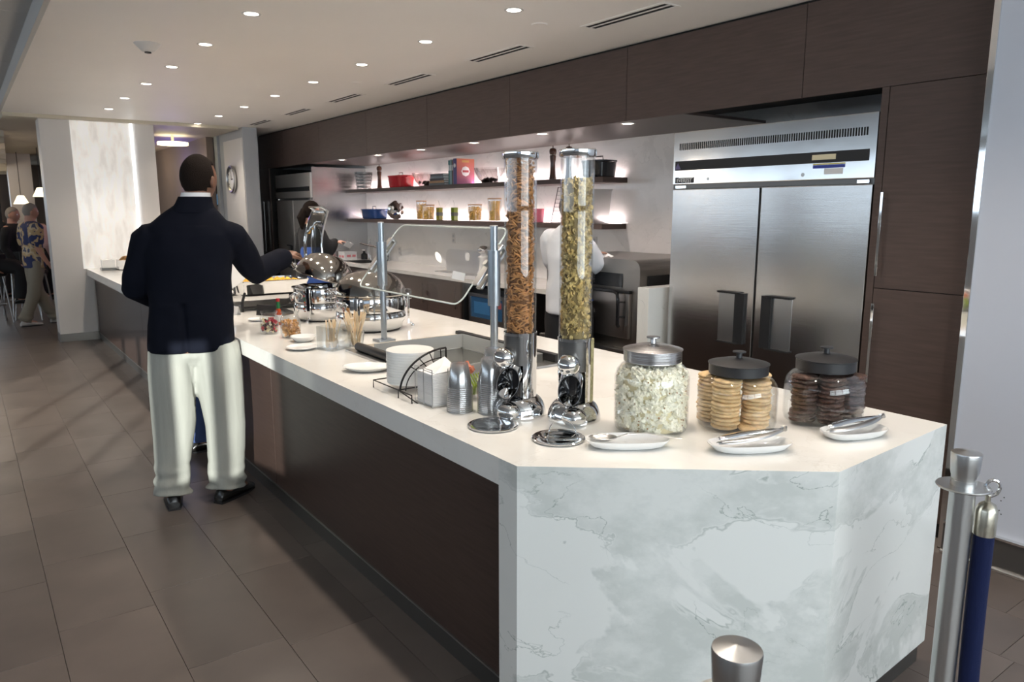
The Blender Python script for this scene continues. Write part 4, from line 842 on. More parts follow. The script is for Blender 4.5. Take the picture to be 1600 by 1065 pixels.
# --- rectangular chafers with raised lids
def rect_chafer(p,label,food,sx=.27,sy=.21,lid=True,white=False):
    t=thing('rectangular_chafer',(p[0],p[1],CT),label,'chafing dish','rectangular chafing dishes'); P=Vector((*p,CT))
    z=.135
    g=G(); rc=.05
    def rr(hx,hy,r,zz):
        out=[]
        for cx_,cy_,a0_ in ((hx-r,hy-r,0),(-hx+r,hy-r,PI/2),(-hx+r,-hy+r,PI),(hx-r,-hy+r,1.5*PI)):
            for i in range(5): a=a0_+PI/2*i/4; out.append(P+Vector((cx_+r*math.cos(a),cy_+r*math.sin(a),zz)))
        return out
    rings=[rr(sx-.05,sy-.05,.04,z-.03),rr(sx-.02,sy-.02,.05,z-.012),rr(sx-.01,sy-.01,.055,z+.05),rr(sx,sy,.06,z+.075),rr(sx+.006,sy+.006,.06,z+.082),rr(sx-.03,sy-.03,.05,z+.082),rr(sx-.04,sy-.04,.045,z+.02)]
    vs_=[v for r_ in rings for v in r_]; k=20; fs=[tuple(range(k))[::-1]]
    for i in range(len(rings)-1):
        for j in range(k): l=(j+1)%k; fs.append((i*k+j,i*k+l,(i+1)*k+l,(i+1)*k+j))
    g.add(vs_,fs); obj('pan',g,M['chrome'],t)
    fv=rr(sx-.036,sy-.036,.045,z+.058); g=G().add(fv+[P+Vector((0,0,z+.062))],[(i,(i+1)%20,20) for i in range(20)])
    fo=obj('food',g,food,t,kind='stuff')
    g=G(); random.seed(9)
    for i in range(120): puff(g,P+Vector((random.uniform(-sx+.06,sx-.06),random.uniform(-sy+.06,sy-.06),z+.06)),random.uniform(.012,.022),.4)
    obj('food_pieces',g,food,t,kind='stuff')
    for a_,b_ in ((-1,-1),(1,-1),(-1,1),(1,1)):
        obj('leg',G().tube([P+Vector((a_*(sx-.05),b_*(sy-.03),z-.0)),P+Vector((a_*(sx-.02),b_*(sy-.01),z*.5)),P+Vector((a_*(sx-.02),b_*(sy-.01),0))],.010,8),M['black'],t)
    obj('burner_shelf',G().box(p[0]-sx+.03,p[0]+sx-.03,p[1]-sy+.03,p[1]+sy-.03,CT+.02,CT+.035),M['black'],t,bevel=.003)
    g=G()
    for dy in (-.10,.10): g.box(p[0]-sx+.0-.004,p[0]-sx+.004,p[1]+dy-.02,p[1]+dy+.02,CT+z-.01,CT+z+.06)
    obj('frame_bracket',g,M['black'],t,bevel=.002)
    return t,P,rr
egg=mat('scrambled_egg',(.85,.50,.04),.5,0,.3,60,.1,30)
t,P,_=rect_chafer((1.84,5.66),'rectangular chafing dish of yellow scrambled eggs with its clear lid up',egg)
# lid standing open: curved frame with oval glass window
HX=2.25
def lidpt(u,v):   # u across (Y), v up along the curve
    return Vector((HX+.04*v-.05*math.sin(v*PI)+.05*math.sin(u*PI),P.y-.20+.40*u*(1-.2*v)+.04*v,CT+.22+.50*v))
g=G(); nu,nv=14,14; vs_=[];fs=[]
for i in range(nv+1):
    for j in range(nu+1): vs_.append(lidpt(j/nu,i/nv))
for i in range(nv):
    for j in range(nu):
        if ((j+.5)/nu-.62)**2/.10+((i+.5)/nv-.45)**2/.12>1: fs.append((i*(nu+1)+j,i*(nu+1)+j+1,(i+1)*(nu+1)+j+1,(i+1)*(nu+1)+j))
g.add(vs_,fs); ld=obj('lid',g,M['domechrome'],t); ld.modifiers.new('s','SOLIDIFY').thickness=.004
obj('lid_window',G().sphere(lidpt(.62,.45)+Vector((.004,0,0)),(.004,.125,.17),24,12),glass('smoked_lid_glass',(.62,.68,.64),.22,.08,.7),ld)
obj('lid_handle',G().tube([lidpt(.3,1),lidpt(.3,1)+Vector((-.05,0,.03)),lidpt(.9,1)+Vector((-.05,-.0,.03)),lidpt(.9,1)],.008,8),M['chrome'],ld)
obj('lid_rim',G().tube([lidpt(0,v/10) for v in range(11)]+[lidpt(u/6,1) for u in range(1,7)]+[lidpt(1,1-v/10) for v in range(1,11)],.007,8),M['chrome'],ld)
t2,P_,_=rect_chafer((1.84,6.75),'rectangular chafing dish farthest away, mostly behind the man',mat('stew',(.25,.12,.05),.4))
# --- condiment jars, sauce, cutlery
def smalljar(p,r,h_,label,cols,op):
    t=thing('lidless_jar' if op else 'condiment_jar',(p[0],p[1],CT),label,'jar','small glass jars'); P=Vector((*p,CT))
    obj('glass_body',G().lathe([(.0001,.0),(r*.9,0),(r,.012),(r,h_*.72),(r*.80,h_*.82),(r*.80,h_*.9),(r*.9,h_*.93),(r*.9,h_),(r*.86,h_),(r*.76,h_*.88),(r*.95,h_*.7),(r*.95,.014),(.0001,.006)],32,P),M['glass'],t)
    random.seed(len(label))
    for k,(c,nm) in enumerate(cols):
        g=G()
        for i in range(int(150/len(cols))):
            q=shellpos(r*.3,r*.82,.014,h_*.64); puff(g,P+q,random.uniform(.007,.011),.35)
        obj(nm,g,c,t,kind='stuff')
    return t
smalljar((1.435,4.405),.056,.135,'small round glass jar of dark and red sweets, left of the pair',[(mat('dark_sweet',(.05,.02,.02),.25),'dark_sweets'),(mat('red_sweet',(.45,.03,.05),.25),'red_sweets'),(mat('pale_sweet',(.6,.5,.3),.3),'pale_sweets')],False)
smalljar((1.49,4.20),.058,.155,'small glass jar of tan nuts, right of the pair',[(mat('roasted_nut',(.55,.28,.09),.45,0,.2,80,.3,60),'nuts')],True)
p=AZ(424,486,CT); t=thing('hot_sauce_bottle',(1.60,4.72,CT),'small hot sauce bottle with red cap and green neck','bottle'); P=Vector((1.60,4.72,CT))
obj('bottle',G().lathe([(.0001,.0),(.020,0),(.022,.006),(.022,.075),(.018,.09),(.010,.105),(.010,.12),(.0001,.12)],24,P),mat('red_sauce',(.42,.06,.015),.12),t); obj('neck_wrap',G().cyl(P,.0115,.105,.15,20),mat('green_foil',(.01,.16,.05),.3,.3),t); obj('cap',G().cyl(P,.0125,.15,.17,20),mat('red_cap',(.5,.01,.02),.35),t); obj('paper_label',G().lathe([(.0225,.02),(.0227,.025),(.0227,.06),(.0225,.065)],24,P),M['paper'],t)
P=Vector((1.545,3.705,CT)); t=thing('cutlery_box',P,'clear acrylic box filled with wooden spoons and knives','box')
g=G(); bx=.066; by=.060; hh=.125; T4=.003
g.box(-bx,bx,-by,-by+T4,0,hh).box(-bx,bx,by-T4,by,0,hh).box(-bx,-bx+T4,-by,by,0,hh).box(bx-T4,bx,-by,by,0,hh).box(-bx,bx,-by,by,0,.004)
g.v=[tuple(Matrix.Rotation(.35,3,'Z')@Vector(v)+P) for v in g.v]; obj('acrylic_wall',g,M['acryl'],t)
wood=mat('pale_wood',(.80,.65,.45),.6,0,.1,60,.12,30,stretch=(1,1,.2))
def woodspoon(kind):
    g=G().tube([(0,0,0),(0,0,.05),(0,0,.10)],[.0045,.0045,.0055],8,flat=.35,side=(1,0,0))
    if kind=='spoon': g.tube([(0,0,.098),(0,0,.11),(0,.002,.125),(0,0,.14),(0,0,.148)],[.005,.012,.015,.012,.004],10,flat=.18,side=(1,0,0))
    elif kind=='fork':
        g.tube([(0,0,.098),(0,0,.112),(0,.002,.122)],[.005,.011,.013],10,flat=.2,side=(1,0,0))
        for k in (-1.5,-.5,.5,1.5): g.tube([(0,k*.0065,.120),(0,k*.0065,.148)],[.0022,.0014],6,flat=.6,side=(1,0,0))
    else: g.tube([(0,0,.098),(0,0,.13),(0,0,.155)],[.006,.009,.002],8,flat=.15,side=(1,0,0))
    return mesh('wooden_'+kind,g,wood)
random.seed(12)
wm={k:woodspoon(k) for k in ('spoon','knife','fork')}
for i in range(12):
    k='spoon' if i%3==0 else 'knife'; o=bpy.data.objects.new('wooden_'+k,wm[k]); col.objects.link(o)
    o.location=P+Vector((random.uniform(-.035,.035),random.uniform(-.035,.035),.13 if k=='spoon' else .008)); o.rotation_euler=(random.uniform(-.22,.22)+(PI if k=='spoon' else 0),random.uniform(-.22,.22),random.uniform(0,3)); 
    if k=='spoon': o.location.z=.155+CT
    tag(o,'pale wooden %s standing in the clear acrylic box'%k,k,'wooden %s set in the box'%k)
PF=Vector((1.675,3.715,CT)); t=thing('fork_cup',PF,'short clear cup holding a fan of wooden forks','cup'); obj('cup_wall',G().lathe([(.0001,0),(.038,0),(.048,.085),(.0465,.085),(.0365,.003),(.0001,.003)],28,PF),M['acryl'],t)
for i in range(15):
    a=2*PI*i/15+.2; rr_=.018+.012*(i%2); o=bpy.data.objects.new('wooden_fork',wm['fork' if i%4 else 'knife']); col.objects.link(o); o.location=PF+Vector((rr_*math.cos(a)*.6,rr_*math.sin(a)*.6,.006)); o.rotation_euler=Euler((-.20*math.sin(a)-.02,.28*math.cos(a),random.uniform(-.5,.5)+a0)); o.scale=(1.7,1.7,1.22)
    if i%4==0: o.name='wooden_knife'; tag(o,'pale wooden knife standing among the forks in the short cup','knife','wooden knives in the cup')
    else: tag(o,'pale wooden fork, tines up, in the short clear cup','fork','wooden forks in the cup')
def plate(p,r,h_,label,rot=0,sx=1,sy=1,name='side_plate'):
    P=Vector((*p,CT)); return tag(obj(name,G().lathe([(.0001,.001),(r*.6,.001),(r*.8,h_*.4),(r,h_),(r*.97,h_+.002),(r*.75,h_*.5),(r*.6,.006),(.0001,.006)],40,P,Matrix.Rotation(rot,3,'Z'),sx,sy),M['ceramic']),label,'plate','loose white dishes')
plate((1.405,3.80),.085,.014,'small white saucer at the counter edge in front of the wooden cutlery')
plate((1.50,4.03),.072,.030,'white bowl beside the tan nut jar',name='small_bowl').__setitem__('category','bowl')
plate((1.45,3.10),.10,.022,'white oval plate at the counter edge left of the plate stack',a0,1.15,.8)
plate((1.55,4.98),.07,.012,'white saucer at the man\'s right hip by the black stand')
t=thing('menu_stand',(1.62,5.25,CT),'small black slanted stand on the counter below the egg dish','stand'); 
obj('ramp',G().prism([(0,0),(.16,0),(.16,.02),(.01,.075)],0,.20),M['black'],t,world=False,bevel=.003); t.children[0].rotation_euler=(PI/2,0,.5)
for (x,y,l) in ((1.60,4.62,'small white tent card between the sauce bottle and the nut jar'),(1.50,5.35,'small white tent card near the man\'s elbow')):
    t=thing('tent_card',(x,y,CT),l,'sign'); 
    obj('card',G().add([(-.001,-.03,0),(-.001,.03,0),(.016,.03,.06),(.016,-.03,.06),(.035,.03,0),(.035,-.03,0)],[(0,1,2,3),(3,2,4,5)]),M['paper'],t,world=False,smooth=False)
    t.rotation_euler=(0,0,.3); t.children[0].modifiers.new('s','SOLIDIFY').thickness=.001
# far end of the counter
KX=AZ(155,424,CT); KX=Vector((KX.x-1.50,10.32-9.95,0)) if False else Vector((-.075,.38,0))
_mark=set(bpy.data.objects)
t=thing('cutlery_caddy',(1.50,9.95,CT),'grey and white caddy at the far counter end','caddy'); obj('caddy_base',G().box(1.42,1.58,9.87,10.03,CT,CT+.03),M['darkmetal'],t,bevel=.003); obj('caddy_bin',G().box(1.43,1.57,9.88,10.02,CT+.03,CT+.13),M['ceramic'],t,bevel=.005)
t=thing('bread_box',(1.70,9.9,CT),'white open box of bread slices at the far counter end','box')
obj('box',G().box(1.60,1.83,9.82,9.83,CT,CT+.12).box(1.60,1.83,10.02,10.03,CT,CT+.12).box(1.60,1.61,9.83,10.02,CT,CT+.12).box(1.82,1.83,9.83,10.02,CT,CT+.12).box(1.6,1.83,9.82,10.03,CT,CT+.01),M['ceramic'],t)
bread=mat('bread_crust',(.50,.30,.13),.7,0,.3,40,.25,20)
random.seed(2); br=mesh('bread_slice',G().limb([(-.05,0,0),(0,0,.01),(.05,0,0)],[.035,.045,.035],12,flat=.35),bread)
for i in range(9):
    o=bpy.data.objects.new('bread_piece',br); col.objects.link(o); o.location=(1.66+.13*random.random(),9.88+.09*random.random(),CT+.06+.018*i*.6); o.rotation_euler=(random.uniform(-1,1),random.uniform(-1,1),random.uniform(0,3)); o.scale=(.8,.8,.8)
    tag(o,'brown bread piece heaped in the far white box','bread','bread pieces in the far box')
t=thing('orange_lid_jar',(1.90,9.9,CT),'jar with an orange lid beside the bread box','jar'); obj('jar_body',G().lathe([(.0001,0),(.055,0),(.06,.02),(.06,.12),(.05,.14),(.0001,.14)],24,(1.90,9.9,CT)),M['ceramic'],t); obj('jar_lid',G().cyl((1.9,9.9,CT),.052,.14,.17,24),mat('orange_lid',(.8,.3,.03),.4),t); obj('contents_band',G().cyl((1.9,9.9,CT),.0605,.02,.07,24),bread,t)
for o in set(bpy.data.objects)-_mark:
    if o.parent is None: o.location=o.location+KX
plate((1.62,9.45),.10,.01,'white flat plate near the far end of the counter')
t=thing('table_lamp',(2.05,9.9,CT),'heat lamp with a white conical shade near the far counter end','lamp'); P=Vector((2.02,9.9,CT))
obj('shade',G().lathe([(.17,.30),(.165,.305),(.07,.40),(.03,.43),(.025,.43),(.06,.395),(.155,.30)],32,P),M['ceramic'],t); obj('pole',G().cyl(P,.012,0,.62,16),M['alu'],t); obj('base',G().cyl(P,.07,0,.015,24),M['alu'],t)
# ================================================================ ON THE WALL SHELVES
S1=SH1[1]+.001; S2=SH2[1]+.001
def at1(y,x=4.52): return Vector((x,y,S1))
def at2(y,x=4.52): return Vector((x,y,S2))
mw=mat('mill_wood',(.06,.022,.012),.22,0,.05,20)
def mill(y,h_,label,m=mw):
    t=thing('pepper_mill',at1(y),label,'pepper mill','wooden pepper mills'); P=at1(y); s=h_/.30
    obj('mill_body',G().lathe([(.0001,0),(.034,0),(.034,.02),(.028,.05),(.024,.10),(.022,.15),(.028,.19),(.030,.215),(.024,.225),(.0001,.226)],28,P,Matrix.Diagonal((s,s,s))),m,t)
    obj('mill_head',G().lathe([(.0001,.228),(.026,.228),(.033,.245),(.034,.265),(.028,.282),(.012,.288),(.0001,.288)],28,P,Matrix.Diagonal((s,s,s))).cyl(P,.004,.286*s,.31*s),m,t)
mill(9.10,.30,'dark wooden pepper mill between the wire basket and the red pot',mat('mill_wood_red',(.09,.032,.015),.22)); mill(5.51,.30,'dark wooden pepper mill standing between the two dispenser tubes'); mill(5.28,.30,'dark wooden pepper mill whose head shows over the cereal tube')
t=thing('wire_basket',at1(9.58),'dark banded round wire basket at the left end of the upper shelf','basket'); P=at1(9.58); g=G()
for k in range(5): g.lathe([(.095+.006*k,.02+.045*k),(.098+.006*k,.02+.045*k),(.099+.006*k,.05+.045*k),(.096+.006*k,.05+.045*k),(.095+.006*k,.02+.045*k)],28,P)
for k in range(16): a=2*PI*k/16; g.tube([P+Vector((.092*math.cos(a),.092*math.sin(a),0)),P+Vector((.122*math.cos(a),.122*math.sin(a),.23))],.003,5)
obj('basket_frame',g,M['darkmetal'],t); obj('basket_bottom',G().cyl(P,.092,0,.006),M['black'],t)
def pot(P,rx,ry,h_,m,name,label,lid=False,grp=None,p=4):
    t=thing(name,P,label,'pot',grp); prof=[(.0001,0),(.88,0),(.94,.01),(1.0,h_-.02),(1.05,h_-.012),(1.05,h_),(1.0,h_),(.93,h_-.02),(.88,.012),(.0001,.01)]
    obj('pot_body',G().lathe(prof,40,P,Matrix.Diagonal((rx,ry,1)),p=p),m,t)
    g=G()
    for s in (-1,1): g.tube([P+Vector((-.04,s*ry*1.0,h_-.02)),P+Vector((-.03,s*(ry*1.0+.035),h_-.012)),P+Vector((.03,s*(ry*1.0+.035),h_-.012)),P+Vector((.04,s*ry*1.0,h_-.02))],.007,8)
    obj('pot_handle',g,m,t)
    if lid: obj('pot_lid',G().tube([P+Vector((0,-.05,h_)),P+Vector((0,-.045,h_+.035)),P+Vector((0,.045,h_+.035)),P+Vector((0,.05,h_))],.005,8),M['chrome'],t)
    return t
red=mat('red_enamel',(.50,.012,.022),.2); blue=mat('blue_enamel',(.015,.055,.19),.22); blk=mat('black_enamel',(.015,.015,.018),.25)
pot(at1(8.50),.11,.20,.145,red,'red_casserole','red enamel casserole pot with steel handles on the upper shelf',True)
pot(at1(4.90,4.54),.11,.14,.145,blk,'black_pot','black pot with a handle at the right end of the upper shelf',True)
pot(at2(9.28),.11,.24,.13,blue,'blue_roasting_dish','dark blue rectangular roasting dish on the lower shelf',True)
gl2=glass('bowl_glass',(.95,.93,.93),.10,.05,.7)
for y,l in ((7.88,'clear glass bowl beside the red pot on the upper shelf'),(6.55,'clear swirled glass bowl right of the books')):
    t=thing('glass_bowl',at1(y),l,'bowl','clear glass bowls'); P=at1(y)
    g=G().lathe([(.0001,.002),(.08,.002),(.12,.05),(.15,.11),(.165,.15),(.162,.151),(.145,.11),(.115,.052),(.075,.006),(.0001,.006)],40,P); obj('bowl',g,gl2,t)
    g=G()
    for k in range(14): a=2*PI*k/14; g.tube([P+Vector((r_*math.cos(a+.5*z*7),r_*math.sin(a+.5*z*7),z)) for r_,z in ((.085,.01),(.125,.05),(.152,.11),(.166,.15))],.0022,5)
    obj('ribs',g,gl2,t)
    random.seed(int(y*10)); g=G()
    for k in range(26): puff(g,P+Vector((random.uniform(-.05,.05),random.uniform(-.07,.07),.012+random.random()*.035)),random.uniform(.012,.02),.5,True)
    tag(obj('dried_fruit',g,mat('dark_fruit',(.03,.015,.012),.4)),'heap of dark dried fruit in the glass bowl '+('by the red pot' if y>7 else 'right of the books'),'fruit',kind='stuff')
bc_=[(.10,.11,.12),(.16,.20,.24),(.05,.05,.06),(.35,.20,.10),(.12,.13,.14)]
for i,c in enumerate(bc_[::-1]):
    z=S1+i*.0255; t=thing('flat_book',(4.53,7.48,z),['brown book at the bottom of the flat pile','black book second from the bottom of the flat pile','grey blue book in the middle of the flat pile','dark grey book fourth up in the flat pile','slate book on top of the flat pile'][i] if i<5 else '','book','books lying flat'); w_=.17-.008*i
    obj('pages',G().box(4.435,4.615,7.48-w_+.005,7.48+w_-.01,z+.003,z+.021),M['paper'],t); obj('cover',G().box(4.43,4.62,7.48-w_,7.48+w_,z,z+.003).box(4.43,4.62,7.48-w_,7.48+w_,z+.021,z+.0245).box(4.428,4.432,7.48-w_,7.48+w_,z,z+.0245),mat('cover_flat_%d'%i,c,.5),t)
yb=7.235
for i,(c,th,h_,l) in enumerate([((.03,.16,.17),.032,.262,'teal book standing first in the upright row'),((.20,.32,.34),.036,.268,'pale blue grey book standing second in the row'),((.05,.045,.05),.022,.25,'thin dark book standing third in the row'),((.40,.13,.08),.020,.255,'thin rust book standing beside the big blue spine')]):
    t=thing('standing_book',(4.53,yb-th/2,S1),l,'book','books standing upright'); obj('cover',G().box(4.44,4.62,yb-th,yb-th+.003,S1,S1+h_).box(4.44,4.62,yb-.003,yb,S1,S1+h_).box(4.437,4.441,yb-th,yb,S1,S1+h_),mat('cover_up_%d'%i,c,.45),t); obj('pages',G().box(4.445,4.612,yb-th+.003,yb-.003,S1+.004,S1+h_-.004),M['paper'],t); obj('spine_label',G().box(4.4355,4.437,yb-th+.006,yb-.006,S1+.15,S1+.21),M['paper'],t); yb-=th+.002
t=thing('cookbook',(4.53,6.98,S1),'large book with orange pink cover and round white badge','book'); th=.065; yb-=.003
m,n,b=nt('cover_gradient'); N=n.nodes.new; L=n.links.new; tc=N('ShaderNodeTexCoord'); sx_=N('ShaderNodeSeparateXYZ'); L(tc.outputs['Object'],sx_.inputs[0]); mr=N('ShaderNodeMapRange'); mr.inputs[1].default_value=S1; mr.inputs[2].default_value=S1+.27; L(sx_.outputs[2],mr.inputs[0]); cr=N('ShaderNodeValToRGB'); cr.color_ramp.elements[0].color=(.25,.04,.16,1); cr.color_ramp.elements[1].color=(.62,.20,.12,1); L(mr.outputs[0],cr.inputs[0]); L(cr.outputs[0],b.inputs['Base Color']); b.inputs['Roughness'].default_value=.4
obj('cover',G().box(4.43,4.66,yb-th,yb-th+.004,S1,S1+.275).box(4.43,4.66,yb-.004,yb,S1,S1+.275),m,t); obj('spine',G().box(4.426,4.431,yb-th,yb,S1,S1+.275),mat('spine_blue',(.035,.04,.17),.4),t); obj('pages',G().box(4.434,4.655,yb-th+.004,yb-.004,S1+.004,S1+.27),M['paper'],t)
Ry=Matrix.Rotation(PI/2,3,'X')
g=G().cyl((4.545,yb-th,S1+.14),.055,-.0,.0015,8,Ry); obj('badge',g,M['paper'],t,smooth=False); obj('badge_band',G().box(4.505,4.585,yb-th-.0022,yb-th-.0014,S1+.128,S1+.152),mat('badge_red',(.5,.08,.10),.5),t); obj('spine_dot',G().cyl((4.426,yb-th/2,S1+.2),.022,0,.0015,16,Matrix.Rotation(-PI/2,3,'Y')),M['paper'],t)
obj('cover_art',G().box(4.50,4.59,yb-th-.001,yb-th,S1+.235,S1+.258),mat('cover_gold',(.6,.35,.12),.5),t)
# foil-wrapped bowl
g=G(); vs_=[]
random.seed(8)
pm2=[]
for v in I2V: vs_.append(v)
bm=bmesh.new(); bmesh.ops.create_icosphere(bm,subdivisions=3,radius=1)
for v in bm.verts:
    c=v.co; k=1+.22*noise.noise(c*2.3)+.06*noise.noise(c*6); v.co=Vector((c.x*.10*k,c.y*.125*k,c.z*.115*k+.112)); 
    if v.co.z<0: v.co.z=0
me=bpy.data.meshes.new('crumpled_foil'); bm.to_mesh(me); bm.free(); me.materials.append(M['chrome'])
o=bpy.data.objects.new('foil_bundle',me); o.location=at2(8.66); col.objects.link(o); tag(o,'crumpled shiny silver foil sculpture beside the blue dish on lower shelf','foil')
pasta=mat('pasta_yellow',(.80,.50,.12),.5,0,.7,120,.3,60); pg=mat('pasta_green',(.30,.32,.05),.5)
def pjar(y,x,r,h_,fill,label,spag=False,name='pasta_jar'):
    P=Vector((x,y,S2)); t=thing(name,P,label,'jar','pasta jars'); 
    obj('glass_body',G().lathe([(.0001,0),(r,0),(r,h_),(r-.003,h_),(r-.003,.006),(.0001,.006)],32,P),M['glass'],t); obj('lid',G().cyl(P,r+.002,h_,h_+.014,32),mat('wood_lid',(.45,.28,.16),.5),t)
    g=G(); random.seed(int(y*7))
    if spag:
        for k in range(70):
            a=random.uniform(0,2*PI); r0=math.sqrt(random.random())*(r-.008); g.tube([P+Vector((r0*math.cos(a),r0*math.sin(a),.006)),P+Vector((r0*.82*math.cos(a+.25),r0*.82*math.sin(a+.25),fill*.5)),P+Vector((r0*math.cos(a+.5),r0*math.sin(a+.5),fill))],.0028,5)
    else:
        for k in range(170): q=shellpos(r*.74,r*.86,.012,fill); puff(g,P+q,random.uniform(.008,.012),.5)
    g.cyl(P,r*(.62 if spag else .74),.008,fill*.96,20); obj('pasta',g,pasta,t,kind='stuff',label='yellow dried pasta')
pjar(8.09,4.57,.062,.215,.19,'tall jar of dried pasta at the left, behind a shorter one'); pjar(7.80,4.50,.072,.165,.15,'short jar of pasta in front of the tall left one'); pjar(6.83,4.52,.075,.165,.15,'lone jar of pasta right of the oil bottles'); pjar(6.46,4.52,.072,.225,.21,'tall jar of spaghetti beside the pretzel tube',True,'spaghetti_jar')
for y,l,c in ((7.58,'square olive oil bottle by the short pasta jar',(.20,.19,.015)),(7.25,'square olive oil bottle standing alone mid shelf',(.16,.22,.02))):
    P=at2(y); t=thing('oil_bottle',P,l,'bottle','square oil bottles'); obj('bottle',G().box(P.x-.028,P.x+.028,y-.032,y+.032,P.z,P.z+.145),mat('oil_glass%d'%int(y*10),c,.08),t,bevel=.005); obj('neck',G().cyl(P,.010,.145,.165,16),M['glass'],t); obj('pourer',G().tube([P+Vector((0,0,.165)),P+Vector((0,0,.19)),P+Vector((-.012,.004,.225))],.003,6),M['steel2'],t); obj('herb_band',G().box(P.x-.029,P.x+.029,y-.0325,y+.0325,P.z+.05,P.z+.09),mat('herbs%d'%int(y*10),(.04,.05,.015),.4),t)
t=thing('pink_tumbler',at2(5.72),'pink glass tumbler seen between the two dispenser tubes','glass'); obj('tumbler',G().lathe([(.0001,0),(.05,0),(.056,.13),(.053,.13),(.047,.008),(.0001,.008)],28,at2(5.72)),mat('pink_glass',(.75,.18,.26),.1),t)
t=thing('wire_plate_rack',at2(5.5),'thin black wire rack leaning on the lower shelf behind the tubes','rack'); g=G(); P=at2(5.42)
A_=[P+Vector((-.09,0,.004)),P+Vector((.10,-.0,.004)),P+Vector((.10,-.10,.32)),P+Vector((-.09,-.10,.32))]; g.tube(A_,.004,6,closed=True)
for k in range(1,9): f_=k/9; g.tube([A_[0].lerp(A_[3],f_),A_[1].lerp(A_[2],f_)],.002,5)
obj('rack_frame',g,wire,t)
for dy,l in ((0,'large thin tray leaning at the right end of the lower shelf'),(.035,'second thin tray leaning behind the first at the shelf end')):
    P=at2(4.90+dy); t=thing('baking_tray',P,l,'tray','leaning trays'); Mt=Matrix.Translation(P)@Matrix.Rotation(.13,4,'X'); obj('tray_sheet',G().box(-.12,.14,-.003,.003,.0,.30,Mt).box(-.12,-.112,-.012,.003,0,.30,Mt).box(-.12,.14,-.012,.003,.292,.30,Mt),M['steel2'],t)
# ---------------------------------------------------------------- on the back worktop
t=thing('steel_warmer',(4.45,7.1,BC),'curved stainless shield on the back worktop with a round hole','shield')
g=G(); yy0,yy1=7.25,6.20; pts=[(yy0,0),(yy0,.16)]+[(yy0-.09+.09*math.cos(a),.16+.09*math.sin(a)) for a in [PI/2*i/6 for i in range(1,7)]]+[(yy1,.25),(yy1,0)]
n_=len(pts); hole_c=(6.92,.16); g.add([(4.40,y,BC+z) for y,z in pts]+[(4.404,y,BC+z) for y,z in pts],[tuple(range(n_)),tuple(range(n_,2*n_))[::-1]]+[(i,(i+1)%n_,n_+(i+1)%n_,n_+i) for i in range(n_)]); obj('shield_panel',g,mat('soft_steel',(.66,.64,.62),.35,1,.03,10),t,smooth=False)
obj('lit_hole',G().cyl((4.398,6.80,BC+.18),.045,0,.003,28,Matrix.Rotation(-PI/2,3,'Y')),M['ceramic'],t); obj('foot_panel',G().box(4.25,4.404,6.20,7.25,BC,BC+.006),M['steel2'],t)
P=Vector((4.35,6.42,BC)); t=thing('stand_mixer',P,'small chrome and white appliance behind the right guard post','appliance'); obj('appliance_body',G().lathe([(.0001,0),(.07,0),(.075,.02),(.05,.06),(.045,.16),(.06,.2),(.0001,.24)],24,P),M['ceramic'],t); obj('appliance_head',G().sphere(P+Vector((0,0,.27)),(.07,.05,.045)),M['chrome'],t)
P=Vector((4.27,6.15,BC)); t=thing('spice_jar',P,'small jar with a rust label near the pretzel tube','jar'); obj('jar_body',G().cyl(P,.035,0,.1,20),mat('rust_spice',(.42,.20,.12),.3),t); obj('jar_lid',G().cyl(P,.032,.1,.12,20),M['ceramic'],t)
P=Vector((4.35,9.68,BC)); t=thing('glove_box',P,'white carton with pink print at the left end of the back worktop','box'); obj('carton',G().box(4.22,4.40,9.62,9.84,BC,BC+.11),M['paper'],t,bevel=.002); pk=mat('pink_print',(.75,.25,.28),.6); obj('pink_print',G().box(4.218,4.22,9.65,9.72,BC+.03,BC+.06).box(4.218,4.22,9.75,9.81,BC+.03,BC+.06).box(4.25,4.31,9.618,9.62,BC+.04,BC+.07).box(4.33,4.38,9.618,9.62,BC+.04,BC+.07),pk,t)
for i,(x,y,r_,h_,m_,l) in enumerate(((4.52,9.45,.04,.26,'acryl','clear spray bottle beside the sink'),(4.60,9.18,.05,.24,'black','dark bottle behind the tap'),(4.5,9.60,.045,.12,'black','short dark container by the sink'))):
    P=Vector((x,y,BC)); t=thing('soap_bottle',P,l,'bottle'); obj('bottle',G().lathe([(.0001,0),(r_,0),(r_,h_*.6),(r_*.4,h_*.78),(r_*.35,h_),(.0001,h_)],20,P),M[m_] if m_!='acryl' else M['cup'],t); obj('nozzle',G().box(x-.03,x+.01,y-.008,y+.008,BC+h_,BC+h_+.02),M['white'],t)
# ================================================================ QUEUE POSTS
def stanchion(p,label,rope):
    t=thing('queue_post',(p[0],p[1],0),label,'queue post','steel queue posts'); P=Vector((p[0],p[1],0))
    obj('base',G().lathe([(.0001,0),(.16,0),(.16,.012),(.10,.03),(.04,.045),(.0001,.045)],40,P),M['steel2'],t)
    obj('pole',G().cyl(P,.031,.04,.925,32),M['steel2'],t)
    obj('cap',G().lathe([(.0001,.905),(.029,.905),(.030,.93),(.034,.945),(.037,.995),(.036,.999),(.0001,1.006)],36,P),M['steel2'],t)
    g=G().lathe([(.031,.903),(.064,.903),(.066,.906),(.064,.909),(.031,.909),(.031,.903)],36,P)
    obj('ring_plate',g,M['steel2'],t)
    return t
QP=AZ(1511,706,1.0); stanchion((QP.x,QP.y),'brushed steel queue post with blue rope beside the marble counter corner',True)
Q2=AZ(1152,1012,1.0); stanchion((Q2.x,Q2.y),'steel queue post whose cap shows at the bottom edge of the view',False)
c=Vector((QP.x,QP.y,0))+ux*.058+un*.012
t=thing('barrier_rope',c,'navy blue velvet rope with a steel end hooked on the right queue post','rope')
